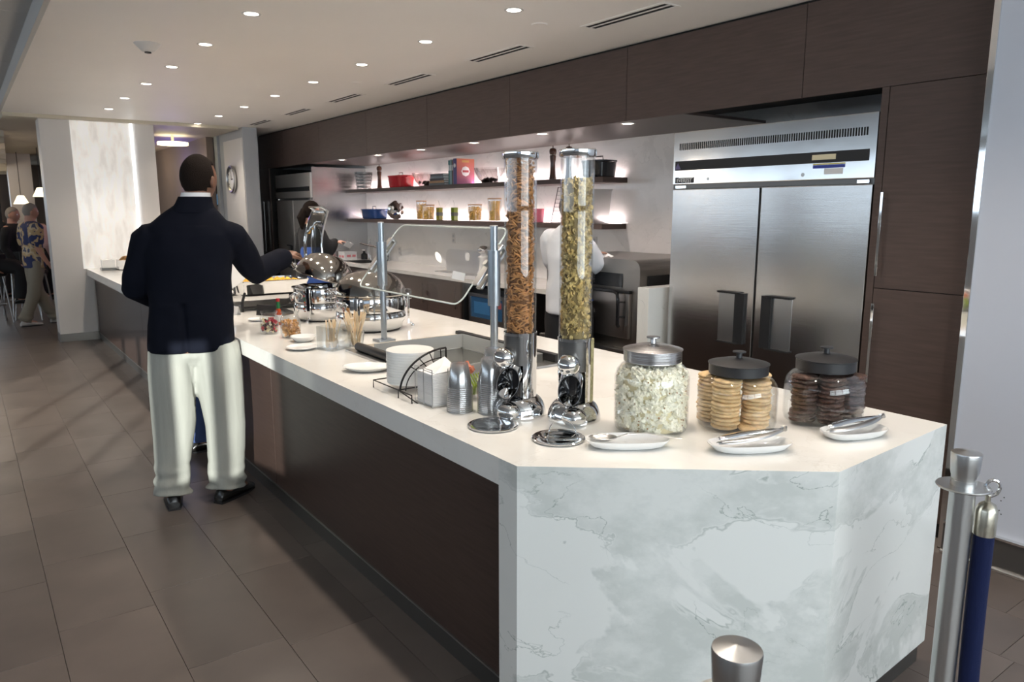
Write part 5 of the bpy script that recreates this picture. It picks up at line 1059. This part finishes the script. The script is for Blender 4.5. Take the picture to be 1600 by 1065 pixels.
obj('hook_ring',G().tube([c+ux*.012+Vector((0,0,.905))+ux*.020*math.cos(a)+Vector((0,0,.022*math.sin(a))) for a in [2*PI*k/16 for k in range(16)]],.0045,8,closed=True),M['chrome'],t)
e=c+ux*.004
obj('rope_end',G().lathe([(.0001,.885),(.007,.885),(.007,.868),(.020,.860),(.0265,.845),(.027,.775),(.0001,.775)],28,e),mat('warm_steel',(.62,.58,.48),.25,1),t)
pts=[e+Vector((0,0,.780)),e+Vector((.0,-.0,.6)),e+Vector((.001,-.002,.40)),e+Vector((.004,-.006,.22)),e+Vector((.05,-.06,.11)),e+Vector((.20,-.22,.06)),e+Vector((.45,-.48,.12)),e+Vector((.75,-.8,.22))]
obj('velvet_rope',G().tube(pts,.0255,18),mat('navy_velvet',(.006,.011,.050),.85,0,.2,300,sheen=.05,spec=.2),t)
# ================================================================ PEOPLE
def headverts(seg=28,ring=20):
    out=[]
    for i in range(ring+1):
        th=PI*i/ring
        for k in range(seg):
            a=2*PI*k/seg; x,y,z=math.sin(th)*math.cos(a),math.sin(th)*math.sin(a),-math.cos(th)   # y forward
            X,Y,Z=x*.077,y*.097,z*.118
            if z<0:
                X*=1-.34*(-z)**1.4; Y*=(1-.42*(-z)**1.2) if y<0 else (1-.12*(-z)**3)
                if y>0: Y+=.012*math.exp(-((z+.85)/.15)**2)*y
            else: X*=1+.04*math.sin(z*PI); Y*=1.0+(.05*z if y<0 else 0)
            nose=math.exp(-(x/.16)**2)*math.exp(-((z+.20)/.20)**2)*(1 if y>0 else 0); Y+=.022*nose
            if y>0:
                Y-=.010*(math.exp(-((x-.40)/.16)**2-((z-.06)/.12)**2)+math.exp(-((x+.40)/.16)**2-((z-.06)/.12)**2))
                Y+=.005*math.exp(-(x/.3)**2-((z+.52)/.06)**2)+.004*math.exp(-(x/.28)**2-((z+.66)/.05)**2)
                Y+=.004*math.exp(-((z-.2)/.06)**2)*math.exp(-(x/.6)**2)
            out.append((Vector((X,Y,Z)),(x,y,z)))
    return out,seg,ring
HV,HS,HR=headverts()
HF=[(i*HS+k,i*HS+(k+1)%HS,(i+1)*HS+(k+1)%HS,(i+1)*HS+k) for i in range(HR) for k in range(HS)]
def hand(g,wr,d,nrm,side,curl=.5,s=1.0,thumb=1):
    d=Vector(d).normalized(); nrm=Vector(nrm); nrm=(nrm-d*nrm.dot(d)).normalized(); sd=d.cross(nrm)*side
    g.tube([wr-d*.02*s,wr+d*.015*s,wr+d*.05*s,wr+d*.085*s],[.026*s,.030*s,.040*s,.038*s],14,flat=.42,side=nrm)
    for k,(o,L_) in enumerate(((-1.5,.85),(-.5,1.0),(.5,.95),(1.5,.78))):
        p=wr+d*(.080-.004*abs(o))*s+sd*(-o)*.0185*s; pts=[p-d*.02*s,p]; dd=d.copy()
        for q,l in enumerate((.040,.026,.021)):
            a=curl*(.8 if q==0 else 1.0); dd=(dd*math.cos(a)+nrm*math.sin(a)).normalized() if q==0 else (Matrix.Rotation(-a if False else a,3,d.cross(nrm))@dd).normalized()
            p=p+dd*l*L_*s; pts.append(p)
        g.limb(pts,[.0095*s,.0092*s,.0086*s,.0078*s,.0068*s],8)
    b0=wr+d*.025*s+sd*.026*s*thumb; t1=b0+(d*.7+sd*.55*thumb+nrm*.35).normalized()*.042*s; t2=t1+(d*.85+sd*.05*thumb+nrm*.5).normalized()*.030*s
    g.limb([b0-sd*.01*thumb,b0,t1,t2],[.014*s,.0135*s,.0105*s,.0085*s],9)
def person(label,J,yaw,hyaw,hc,cat='person',skin='skin2',hair='hairg',top='blackcloth',bottom='blackcloth',shoe='shoe',sleeve=1.0,hem=None,tor=None,vox=.012,hs=1.0,name='person',hands=True,legr=(.085,.062,.05),trr=None,hairline=.15,coat=0.0,tilt=0,handspec={},vent=False,foot=None,longhair=False,group=None,bald=False):
    root=thing(name,(J['hip'].x,J['hip'].y,0),label,cat,group)
    R=Matrix.Rotation(-yaw,3,'Z'); Rh=Matrix.Rotation(-hyaw,3,'Z')@Matrix.Rotation(tilt,3,'X')
    g=G()
    H=[hc+Rh@(v*hs) for v,_ in HV]; g.add(H,HF)
    for s in (-1,1): g.sphere(hc+Rh@(Vector((s*.079,-.008,-.012))*hs),(.010*hs,.019*hs,.032*hs),10,8,Rh@Matrix.Rotation(s*.35,3,'Z'))
    nk=J['neck']; g.tube([hc+Rh@Vector((0,-.018,-.05*hs)),hc+Rh@Vector((0,-.022,-.10*hs)),nk+Vector((0,0,.01)),nk-Vector((0,0,.06))],[.060*hs,.062*hs,.066*hs,.085],18)
    T=tor; g.loft([(c,rx*.88,ry*.86,yaw) for c,rx,ry in T],22)
    for s in 'LR':
        g.limb([J['sh'+s],J['el'+s],J['wr'+s]],[.052,.040,.027],12)
        g.limb([J['hp'+s],J['kn'+s],J['an'+s]],list(legr),12)
        if hands:
            hd=handspec.get(s,{}); dd=(J['wr'+s]-J['el'+s]).normalized(); dd=hd.get('d',dd); hand(g,J['wr'+s],dd,hd.get('n',R@Vector((0,1,-.3))),1 if s=='L' else -1,hd.get('curl',.35),hs,hd.get('thumb',1))
        fd=(foot or {}).get(s,R@Vector((0,1,0))); g.limb([J['an'+s]+Vector((0,0,-.02)),Vector((J['an'+s].x,J['an'+s].y,J['an'+s].z-.045))+fd*.12],[.04,.03],10)
    body=obj('body',remeshed('body',g,M[skin],vox*.62 if vox<.012 else .010,4),M[skin],root)
    # hair
    if not bald:
        g=G(); keep=[]
        for v,(x,y,z) in HV:
            keep.append((z>hairline+.42*max(0,y)-(.0 if y>0 else 0)) or (y<.12 and z>-.42+.5*max(0,y)) or (y<-.25 and z>-.62))
        k=1.055 if not longhair else 1.13
        fs=[f for f in HF if all(keep[i] for i in f)]
        hv=[hc+Rh@(v*hs*k+Vector((0,0,.001))) for v,_ in HV]; used=sorted({i for f in fs for i in f}); mp_={i:j for j,i in enumerate(used)}
        g.add([hv[i] for i in used],[tuple(mp_[i] for i in f) for f in fs])
        if longhair: g.limb([hc+Rh@Vector((0,-.08,.02)),hc+Rh@Vector((0,-.125,-.06)),hc+Rh@Vector((0,-.12,-.17))],[.045,.05,.02],12)
        o=obj('hair',g,M[hair],root); o.modifiers.new('s','SOLIDIFY').thickness=.008*hs
    ew=M['ceramic']; 
    for s in (-1,1):
        e_=obj('eye',G().sphere(hc+Rh@(Vector((s*.030,.0815,.008))*hs),.0115*hs,12,8),ew,root); obj('iris',G().sphere(hc+Rh@(Vector((s*.030,.0895,.008))*hs),.0052*hs,8,6),M['black'],e_)
    obj('mouth',G().limb([hc+Rh@(Vector((-.020,.088,-.066))*hs),hc+Rh@(Vector((0,.094,-.067))*hs),hc+Rh@(Vector((.020,.088,-.066))*hs)],[.003,.0045,.003],8),mat('lip_'+skin,tuple(v*.6 for v in M[skin].node_tree.nodes['Principled BSDF'].inputs['Base Color'].default_value[:3]),.5),root)
    # top garment
    g=G(); g.loft([(c,rx,ry,yaw) for c,rx,ry in T],30)
    for s in 'LR':
        sh,el,wr=J['sh'+s],J['el'+s],J['wr'+s]
        dr_=(el-sh).normalized()
        inner=sh+(T[len(T)//2+1][0]-sh)*.35; inner.z=sh.z-.01
        if sleeve>=1: g.limb([sh+(inner-sh)*.25+Vector((0,0,-.012)),sh.lerp(el,.10),sh.lerp(el,.35),el.lerp(sh,.12),el,el.lerp(wr,.35),wr.lerp(el,.06)],[.070+coat,.072+coat,.068+coat,.060+coat,.058+coat,.055+coat,.052+coat],16)
        else: g.limb([inner,sh,sh.lerp(el,sleeve)],[.07+coat,.080+coat,.075+coat],16)
    zt=T[0][0].z; o_=Vector((11.3,2.2,5.1))
    bk=R@Vector((0,-1,0)); sx_=R@Vector((1,0,0)); ctr=T[0][0]
    def fold(v):
        n_=noise.noise(Vector((v.x*5,v.y*5,v.z*7))+o_)*.010+noise.noise(Vector((v.x*13,v.y*13,v.z*10))+o_)*.006
        d=Vector((v.x-ctr.x,v.y-ctr.y,0)); 
        if d.length>1e-4: v=v+d.normalized()*n_*(1.0 if v.z<hc.z-.25 else .3)
        v.z+=n_*.5 if v.z>zt+.02 else 0
        if vent and v.z<zt+.27:
            u=(v-ctr).dot(sx_)+.012; b_=(v-ctr).dot(bk)
            if b_>.03 and abs(u)<.022: v=v-bk*(.016*(1-abs(u)/.022))
            elif b_>.03 and u<0: v=v+bk*.004
        return v
    topo=obj('jacket' if coat>.0 else 'top',remeshed('jacket',g,M[top],vox,5,fold),M[top],root)
    # trousers
    tr=trr or (.112,.092,.082)
    g=G(); hz=J['hpL'].lerp(J['hpR'],.5)
    seated=(J['knL']-J['hpL']).z>-.2
    g.loft([(hz+Vector((0,0,-.07)),.11,.08,yaw),(hz+Vector((0,0,-.02)),.165,.115,yaw),(hz+Vector((0,0,.08)),.158,.108,yaw),(hz+Vector((0,0,.16)),.145,.100,yaw)],26)
    for s in 'LR':
        hp,kn,an=J['hp'+s],J['kn'+s],J['an'+s]; bot=an.lerp(kn,-.03)
        g.tube([hp+Vector((0,0,.04)),hp.lerp(kn,.3),hp.lerp(kn,.75),kn.lerp(an,.1),kn.lerp(an,.6),bot],[tr[0]*.95,tr[0],(tr[0]+tr[1])/2,tr[1],tr[2]*.96,tr[2]],20)
    def tfold(v):
        lo=max(0,.30-v.z)/.30
        n_=noise.noise(Vector((v.x*9,v.y*9,v.z*2.2))+o_)*.020+lo*noise.noise(Vector((v.x*5,v.y*5,v.z*24))+o_)*.040
        near=J['anL'] if (v-J['anL']).length<(v-J['anR']).length else J['anR']
        kk=J['knL'] if near is J['anL'] else J['knR']; ax_=near.lerp(kk,min(1,max(0,(v.z-near.z)/max(.1,kk.z-near.z))))
        d=Vector((v.x-ax_.x,v.y-ax_.y,0))
        return v+(d.normalized()*n_ if d.length>1e-3 else Vector())
    obj('trousers',remeshed('trousers',g,M[bottom],vox,4,tfold),M[bottom],root)
    for s in 'LR':
        an=J['an'+s]; fd=((foot or {}).get(s,R@Vector((0,1,0)))).normalized(); sd=Vector((fd.y,-fd.x,0)); z0=an.z-.085
        secs=[(-.07,.030,.05),(-.055,.036,.075),(.0,.040,.088),(.06,.043,.070),(.12,.048,.050),(.17,.044,.040),(.205,.028,.032),(.215,.012,.022)]
        g=G(); vs_=[]; k=14
        for x,w_,h_ in secs:
            for j in range(k):
                a=2*PI*j/k; yy=w_*math.cos(a); zz=h_*(.5+.5*math.sin(a)) if math.sin(a)>0 else h_*.5*(1+math.sin(a)*1.0)
                vs_.append(Vector((an.x,an.y,max(z0,0)))+fd*x+sd*yy+Vector((0,0,zz+.002)))
        fs=[(i*k+j,i*k+(j+1)%k,(i+1)*k+(j+1)%k,(i+1)*k+j) for i in range(len(secs)-1) for j in range(k)]+[tuple(range(k))[::-1],tuple((len(secs)-1)*k+j for j in range(k))]
        g.add(vs_,fs); sh_=obj('shoe',g,M[shoe],root)
        obj('sole',G().add([Vector((an.x,an.y,max(z0,0)))+fd*x+sd*(q*w_*1.04)+Vector((0,0,z)) for z in (0,.012) for x,w_ in ((-.075,.030),(0,.040),(.12,.049),(.2,.030)) for q in (-1,1)],[(0,1,3,2),(2,3,5,4),(4,5,7,6),(8,10,11,9),(10,12,13,11),(12,14,15,13),(0,2,10,8),(2,4,12,10),(4,6,14,12),(1,9,11,3),(3,11,13,5),(5,13,15,7),(0,8,9,1),(6,7,15,14)]),M['black'],sh_,smooth=False)
    return root
V=Vector
# --- the man in the navy blazer
J=dict(hip=V((.975,4.33,0)),neck=V((1.060,4.378,1.675)),shL=V((.812,4.43,1.495)),shR=V((1.205,4.285,1.500)),elL=V((.740,4.47,1.215)),wrL=V((.93,4.73,1.10)),
 elR=V((1.385,4.46,1.265)),wrR=V((1.645,4.68,1.335)),hpL=V((.880,4.365,.86)),hpR=V((1.085,4.29,.86)),knL=V((.855,4.35,.47)),knR=V((1.115,4.265,.47)),anL=V((.808,4.29,.085)),anR=V((1.075,4.215,.085)))
T=[(V(c),rx,ry) for c,rx,ry in (((.972,4.33,.865),.226,.150),((.980,4.33,1.00),.222,.145),((.988,4.335,1.14),.210,.138),((.995,4.34,1.28),.216,.142),((1.0,4.345,1.40),.226,.140),((1.006,4.35,1.49),.220,.125),((1.012,4.358,1.55),.205,.112),((1.028,4.365,1.60),.160,.098),((1.042,4.371,1.64),.115,.088),((1.052,4.375,1.668),.085,.080))]
man=person('tall man seen from behind in a navy blazer and cream trousers at the counter',J,math.radians(19),math.radians(46),AY(311,281,4.40),skin='skin',hair='hairb',top='navy',bottom='khaki',vox=.0095,hs=1.12,tor=T,coat=.016,trr=(.126,.110,.096),vent=True,hairline=.42,
 foot={'L':V((.18,1,0)),'R':V((.95,.62,0))},handspec={'R':dict(n=V((.25,.3,-1)),curl=.45,d=V((1,.75,.28)),thumb=1),'L':dict(n=V((0,0,1)),d=V((.6,1,.05)),curl=.2)})
g=G().loft([((V((1.052,4.372,1.655))),.083,.082,.3),(V((1.060,4.378,1.695)),.079,.078,.3),(V((1.066,4.382,1.722)),.075,.075,.3)],26)
obj('shirt_collar',g,M['shirt'],man)
g=G().loft([((V((1.040,4.366,1.615))),.122,.098,.3),(V((1.050,4.372,1.665)),.096,.090,.3),(V((1.058,4.377,1.700)),.086,.084,.3)],26)
obj('jacket_collar',g,M['navy'],man)
0 and obj('shirt_cuff',G().tube([J['wrR'].lerp(J['elR'],.08),J['wrR']+V((.008,.006,.003))],[.036,.034],16),M['shirt'],man)
PL=V((1.33,4.86,1.19)); tag(obj('white_lid_disc',G().lathe([(.0001,0),(.08,.0),(.12,.014),(.145,.020),(.143,.023),(.11,.016),(.0001,.006)],40,PL,Matrix.Rotation(-.5,3,'Y')@Matrix.Rotation(.35,3,'X')),M['ceramic']),'white disc standing in for a bright raised lid in front of the man in the navy blazer','plate')  # white disc standing in for a chafing lid's bright reflection
def local_person(label,x,y,yaw,h=1.72,hyaw=None,seat=None,over={},**k):
    R=Matrix.Rotation(-yaw,3,'Z'); s=h/1.75; o=V((x,y,0)); W=lambda a,b_,c_: o+R@(V((a,b_,c_))*s)
    J=dict(hip=W(0,0,0),neck=W(0,0,1.50),shL=W(-.185,0,1.425),shR=W(.185,0,1.425),elL=W(-.24,-.03,1.14),elR=W(.24,-.03,1.14),wrL=W(-.22,.10,.90),wrR=W(.22,.10,.90),
      hpL=W(-.09,0,.90),hpR=W(.09,0,.90),knL=W(-.10,.02,.50),knR=W(.10,.02,.50),anL=W(-.10,0,.085/s),anR=W(.10,0,.085/s))
    dz=0
    if seat: 
        dz=seat-.80*s
        for q in ('neck','shL','shR','elL','elR','wrL','wrR','hpL','hpR'): J[q].z+=dz
        for q,a in (('L',-.12),('R',.12)):
            b_=W(a,.42,0); J['kn'+q]=V((b_.x,b_.y,seat+.06)); b_=W(a,.36,0); J['an'+q]=V((b_.x,b_.y,max(.085,seat-.38)))
    for q,v in over.items(): J[q]=V(v) if len(v)==3 else v
    T=[(W(0,0,z)+V((0,0,dz)),rx*s,ry*s) for z,rx,ry in ((.84,.190,.132),(1.0,.178,.126),(1.12,.162,.118),(1.25,.178,.125),(1.36,.188,.118),(1.43,.172,.10),(1.475,.11,.08),(1.51,.065,.062))]
    return person(label,J,yaw,yaw if hyaw is None else hyaw,W(0,.02,1.63)+V((0,0,dz)),tor=T,hs=s,**k)
M['whitecoat']=mat('white_chef_coat',(.70,.72,.76),.75,0,.1,60)
cp_=AY(888,450,4.30)
hw=AX(936,388,3.93); 
chef=local_person('cook in a white coat leaning over the oven, mostly behind the dispensers',cp_.x,4.30,math.radians(78),1.76,top='whitecoat',skin='skin2',hair='hairb',vox=.014,coat=.008,
  over=dict(shR=(cp_.x+.02,4.19,1.40),wrR=(hw.x-.08,hw.y+.02,1.31),elR=(cp_.x+.20,4.16,1.19),wrL=(3.86,4.5,1.30),elL=(3.70,4.52,1.20)),handspec={'R':dict(n=V((0,0,-1)),d=V((1,-.2,-.0)),curl=.12),'L':dict(n=V((0,0,-1)),d=V((1,0,0)),curl=.12)})
tag(obj('cleaning_cloth',G().add([V((hw.x+.06+.05*math.cos(a)*r_,hw.y-.02+.06*math.sin(a)*r_,1.277+.028*(1-r_)+.006*math.sin(5*a)*r_)) for r_ in (.0,.5,1.) for a in [2*PI*k/12 for k in range(12)]],[(i*12+k,i*12+(k+1)%12,(i+1)*12+(k+1)%12,(i+1)*12+k) for i in range(2) for k in range(12)]),M['paper']),'crumpled white cloth under the cook\'s hand on the oven','cloth')
wpos=AY(484,330,8.2); wh=AY(533,378,8.0)
wo=local_person('dark haired kitchen worker in black with a blue apron behind the raised lid',wpos.x,8.2,math.radians(85),1.72,top='blackcloth',skin='skin2',hair='hairb',longhair=True,vox=.016,coat=.006,
  over=dict(wrR=tuple(wh-V((.08,.0,0))),elR=(wpos.x+.12,7.98,1.16)),handspec={'R':dict(d=V((1,-.2,.1)),n=V((0,0,-1)),curl=.3)})
obj('apron',G().loft([(V((wpos.x+.02,8.18,.55)),.20,.15,math.radians(85)),(V((wpos.x+.02,8.18,.9)),.185,.14,math.radians(85)),(V((wpos.x+.02,8.18,1.22)),.178,.138,math.radians(85))],24),M['bluecloth'],wo)
tag(obj('white_paper_slip',G().box(-.05,.05,-.002,.002,-.035,.035,Matrix.Translation(wh+V((.07,-.04,-.03)))@Matrix.Rotation(.6,4,'X')@Matrix.Rotation(.5,4,'Y')),M['paper']),'white paper slip in the kitchen worker\'s hand','paper')
jp=AZ(309,700,0)
local_person('person in blue jeans standing beyond the man in the blazer, one leg showing',jp.x+.0,jp.y+.02,math.radians(82),1.55,top='greywall',bottom='jeans',hair='hairb',vox=.016,over=dict(elL=(jp.x-.02,jp.y+.22,1.04),elR=(jp.x-.02,jp.y-.20,1.04),wrL=(jp.x+.10,jp.y+.08,1.0),wrR=(jp.x+.10,jp.y-.04,1.0)))
# floral shirt
m,n,b=nt('floral_shirt'); N=n.nodes.new; L=n.links.new; tc=N('ShaderNodeTexCoord'); vo_=N('ShaderNodeTexNoise'); vo_.inputs['Scale'].default_value=7; vo_.inputs['Detail'].default_value=2; L(tc.outputs['Object'],vo_.inputs['Vector']); cr=N('ShaderNodeValToRGB'); cr.color_ramp.interpolation='CONSTANT'
cr.color_ramp.elements[0].color=(.03,.04,.12,1); cr.color_ramp.elements[1].position=.5; cr.color_ramp.elements[1].color=(.50,.36,.20,1); q=cr.color_ramp.elements.new(.58); q.color=(.60,.50,.34,1); q=cr.color_ramp.elements.new(.64); q.color=(.10,.10,.16,1); L(vo_.outputs[0],cr.inputs[0]); L(cr.outputs[0],b.inputs['Base Color']); b.inputs['Roughness'].default_value=.8; M['floral']=m
M['greige']=mat('stone_trousers',(.26,.23,.18),.8); M['sneaker']=mat('pale_sneaker',(.5,.47,.45),.6); M['denimgrey']=mat('charcoal_cloth',(.03,.03,.035),.8)
h0=AZ(62,508,0)
local_person('man in a blue and tan floral shirt and beige trousers beside the white column',h0.x+.02,h0.y,math.radians(75),1.72,top='floral',bottom='greige',shoe='sneaker',sleeve=.75,vox=.016,coat=.02,over=dict(anL=(h0.x+.22,h0.y+.18,.085),anR=(h0.x-.16,h0.y-.02,.085),knR=(h0.x-.02,h0.y-.05,.5)),trr=(.105,.085,.085))
local_person('grey haired man in black sitting sideways on a bar stool at the left edge',.66,13.9,math.radians(120),1.75,seat=.72,hyaw=math.radians(120),vox=.018,top='blackcloth',skin='skin2')
local_person('man in a pale pink shirt sitting behind the floral shirt man',.98,14.9,math.radians(40),1.72,seat=.74,vox=.018,top='pink',hair='hairg')
local_person('dark haired person in black at the far left edge',.28,13.2,math.radians(100),1.75,seat=.74,vox=.018,top='blackcloth',hair='hairb')
local_person('person in charcoal clothes standing farther back in the lounge',.55,17.0,math.radians(60),1.7,vox=.02,top='denimgrey',hair='hairb')
# ================================================================ LOUNGE BEYOND
def stool(p,rz,label,first=None):
    t=thing('bar_stool',(p[0],p[1],0),label,'bar stool','black bar stools',rz)
    obj('seat',G().lathe([(.0001,.68),(.19,.68),(.21,.70),(.20,.735),(.0001,.74)],28,(0,0,0),None,1,.95,3),M['black'],t,world=False); g=G(); n_=12
    vs_=[]
    for r_ in (.20,.225):
        for z in (.72,1.0):
            for i in range(n_+1): a=PI*(1.15+.7*i/n_); vs_.append((r_*math.cos(a),r_*math.sin(a),z))
    k=n_+1; fs=[]
    for i in range(n_): fs+=[(i,i+1,k+i+1,k+i),(2*k+i,3*k+i,3*k+i+1,2*k+i+1),(k+i,k+i+1,3*k+i+1,3*k+i),(i,2*k+i,2*k+i+1,i+1)]
    fs+=[(0,k,3*k,2*k),(k-1,3*k-1,4*k-1,2*k-1)]
    obj('backrest',g.add(vs_,fs),M['black'],t,world=False)
    for a,b_ in ((-1,-1),(1,-1),(-1,1),(1,1)): obj('leg',G().tube([(a*.13,b_*.13,.69),(a*.19,b_*.19,0)],.013,10),M['steel2'],t,world=False)
    obj('foot_ring',G().tube([(.17*math.cos(a),.17*math.sin(a),.26) for a in [2*PI*i/16 for i in range(16)]],.009,6,closed=True),M['steel2'],t,world=False); return t
s0=stool((.66,13.9),.3,'black bar stool under the grey haired man in black'); stool((.98,14.9),.8,'black bar stool under the man in the pale pink shirt'); stool((.28,13.2),.2,'black bar stool under the dark haired person at the left edge'); stool((.80,13.35),2.6,'empty black bar stool with chrome legs left of the floral shirt man')
t=thing('high_table',(.1,14.2,0),'black round high table among the seated people','table'); obj('table_top',G().cyl((.1,14.2,0),.38,1.02,1.05,36),M['black'],t); obj('table_column',G().cyl((.1,14.2,0),.035,.02,1.02,20),M['steel2'],t); obj('table_base',G().cyl((.1,14.2,0),.26,0,.02,32),M['steel2'],t)
struct('lounge_column',G().box(.86,1.25,17.6,18.0,0,2.7),M['white']).name='wall_lounge'
struct('lounge_partition',G().box(.36,.84,20.5,20.7,0,2.7),M['lounge']).name='wall_partition'
obj('dark_panel',G().box(.40,.62,16.98-1.0,17.05-1.0,1.2,2.4),M['black'],bpy.data.objects['wall_partition'])
struct('dark_wall',G().box(3.1,3.2,11.95,20,0,2.7),M['lounge']).name='wall_side'
struct('dark_wall2',G().box(1.6,4.6,17.9,18.1,0,2.7),mat('brown_wall',(.07,.045,.035),.5)).name='wall_brown'
t=thing('lit_window',(2.95,17.85,1.5),'pale pink lit window on the dark far wall left of the man\'s head','window'); q=AY(258,275,17.88); q2=AY(283,330,17.88)
obj('frame',G().box(q.x-.05,q2.x+.3,17.86,17.9,q2.z-.4,q.z+.05),M['brown2'],t); obj('pane',G().box(q.x,q2.x+.25,17.85,17.86,q2.z-.35,q.z),emis('pink_window',(.75,.62,.68),.55),t)
tv0=AY(332,283,15.5); tv1=AY(354,322,15.5); t=thing('wall_screen',((tv0.x+tv1.x)/2,15.5,tv1.z),'dark flat screen with blue glow behind the man\'s head','screen')
obj('bezel',G().box(tv0.x,tv1.x+.1,15.5,15.55,tv1.z,tv0.z),M['black'],t,bevel=.004); obj('screen_picture',G().box(tv0.x+.03,tv1.x+.07,15.49,15.5,tv1.z+.03,tv0.z-.25),emis('screen_blue',(.12,.28,.45),.5),t)
rl=AZ(270,225,2.58); t=thing('drum_pendant',(rl.x,rl.y,2.5),'round yellow glowing drum lamp above the man\'s head','pendant lamp'); obj('shade',G().cyl((rl.x,rl.y,0),.21,2.565,2.605,36),emis('drum_glow',(1,.85,.5),4),t); obj('hanger',G().cyl((rl.x,rl.y,0),.02,2.62,2.70,12),M['white'],t)
light('purple_cove','POINT',(3.0,13.3,2.2),14,(.35,.25,1),shadow_soft_size=.3)
for x,y in ((319,230),(293,239),(268,246)): q=AZ(x,y,2.698); downlight(q.x,q.y,2.698,'small ceiling downlight in the lounge beyond the opening','downlights in the lounge')
for (px_,py_,Y_,l) in ((64,300,15.5,'small glowing white cone pendant lamp beside the column'),(33,312,17,'second small glowing pendant lamp farther left')):
    q=AY(px_,py_,Y_); t=thing('cone_pendant',q,l,'pendant lamp','cone pendants'); obj('shade',G().lathe([(.13,-.08),(.125,-.08),(.05,.07),(.0001,.08),(.0001,.083),(.055,.075),(.13,-.08)],24,q),emis('pendant_glow%d'%px_,(1,.8,.5),3),t); obj('cord',G().tube([q+V((0,0,.08)),V((q.x,q.y,2.69))],.006,6),M['black'],t)
# cream wave ceiling feature made of boards
t=thing('ceiling_feature',(-.3,14,2.6),'cream stepped board ceiling feature over the lounge at the left','ceiling feature')
for i in range(9):
    y=12.6+.75*i; x1=.62-.0*i+.035*i; g=G().box(-3.5,x1,y,y+.06,2.62-.035*i,2.85,None); obj('board',g,M['cream'],t,bevel=.005)
    obj('board_soffit',G().box(-3.5,x1-.05,y+.06,y+.72,2.66-.035*i,2.68-.035*i),mat('tan_board',(.50,.38,.25),.6) if i==0 else bpy.data.materials['tan_board'],t)
for x,y in ((0,13.5),(.2,17),(2.4,14.5),(-3,9),(-3,14)): light('lounge_lamp','POINT',(x,y,2.3),LOUNGE,(1,.80,.58),shadow_soft_size=.12)
# clock on the far column
q=AX(363,280,3.205); Q0=q; t=thing('wall_clock',q,'round silver wall clock on the white column right of the man','clock'); Rc=Matrix.Rotation(-PI/2,3,'Y')
obj('rim',G().lathe([(.14,0),(.19,0),(.195,.02),(.18,.035),(.165,.03),(.14,.0)],44,q,Rc),M['steel2'],t); obj('face',G().cyl(q,.17,0,.012,44,Rc),mat('clock_face',(.66,.66,.60),.4),t)
g=G().box(q.x-.018,q.x-.014,q.y-.005,q.y+.005,q.z-.01,q.z+.12).box(q.x-.018,q.x-.014,q.y-.08,q.y+.01,q.z-.006,q.z+.006); obj('hands',g,M['black'],t); g=G()
for k in range(12): a=2*PI*k/12; g.box(-.016,-.012,-.004,.004,.125,.15,Matrix.Translation(q)@Matrix.Rotation(a,4,'X'))
obj('hour_marks',g,M['black'],t)
# small dark spots on the right wall
g=G()
for x,y in ((1569,777),(1564,782),(1561,797),(1564,803)): q=AX(x,y,3.6895); g.cyl(q,.0028,0,.001,8,Matrix.Rotation(-PI/2,3,'Y'))
o=obj('screw_hole',g,M['black'],bpy.data.objects['wall_right'])
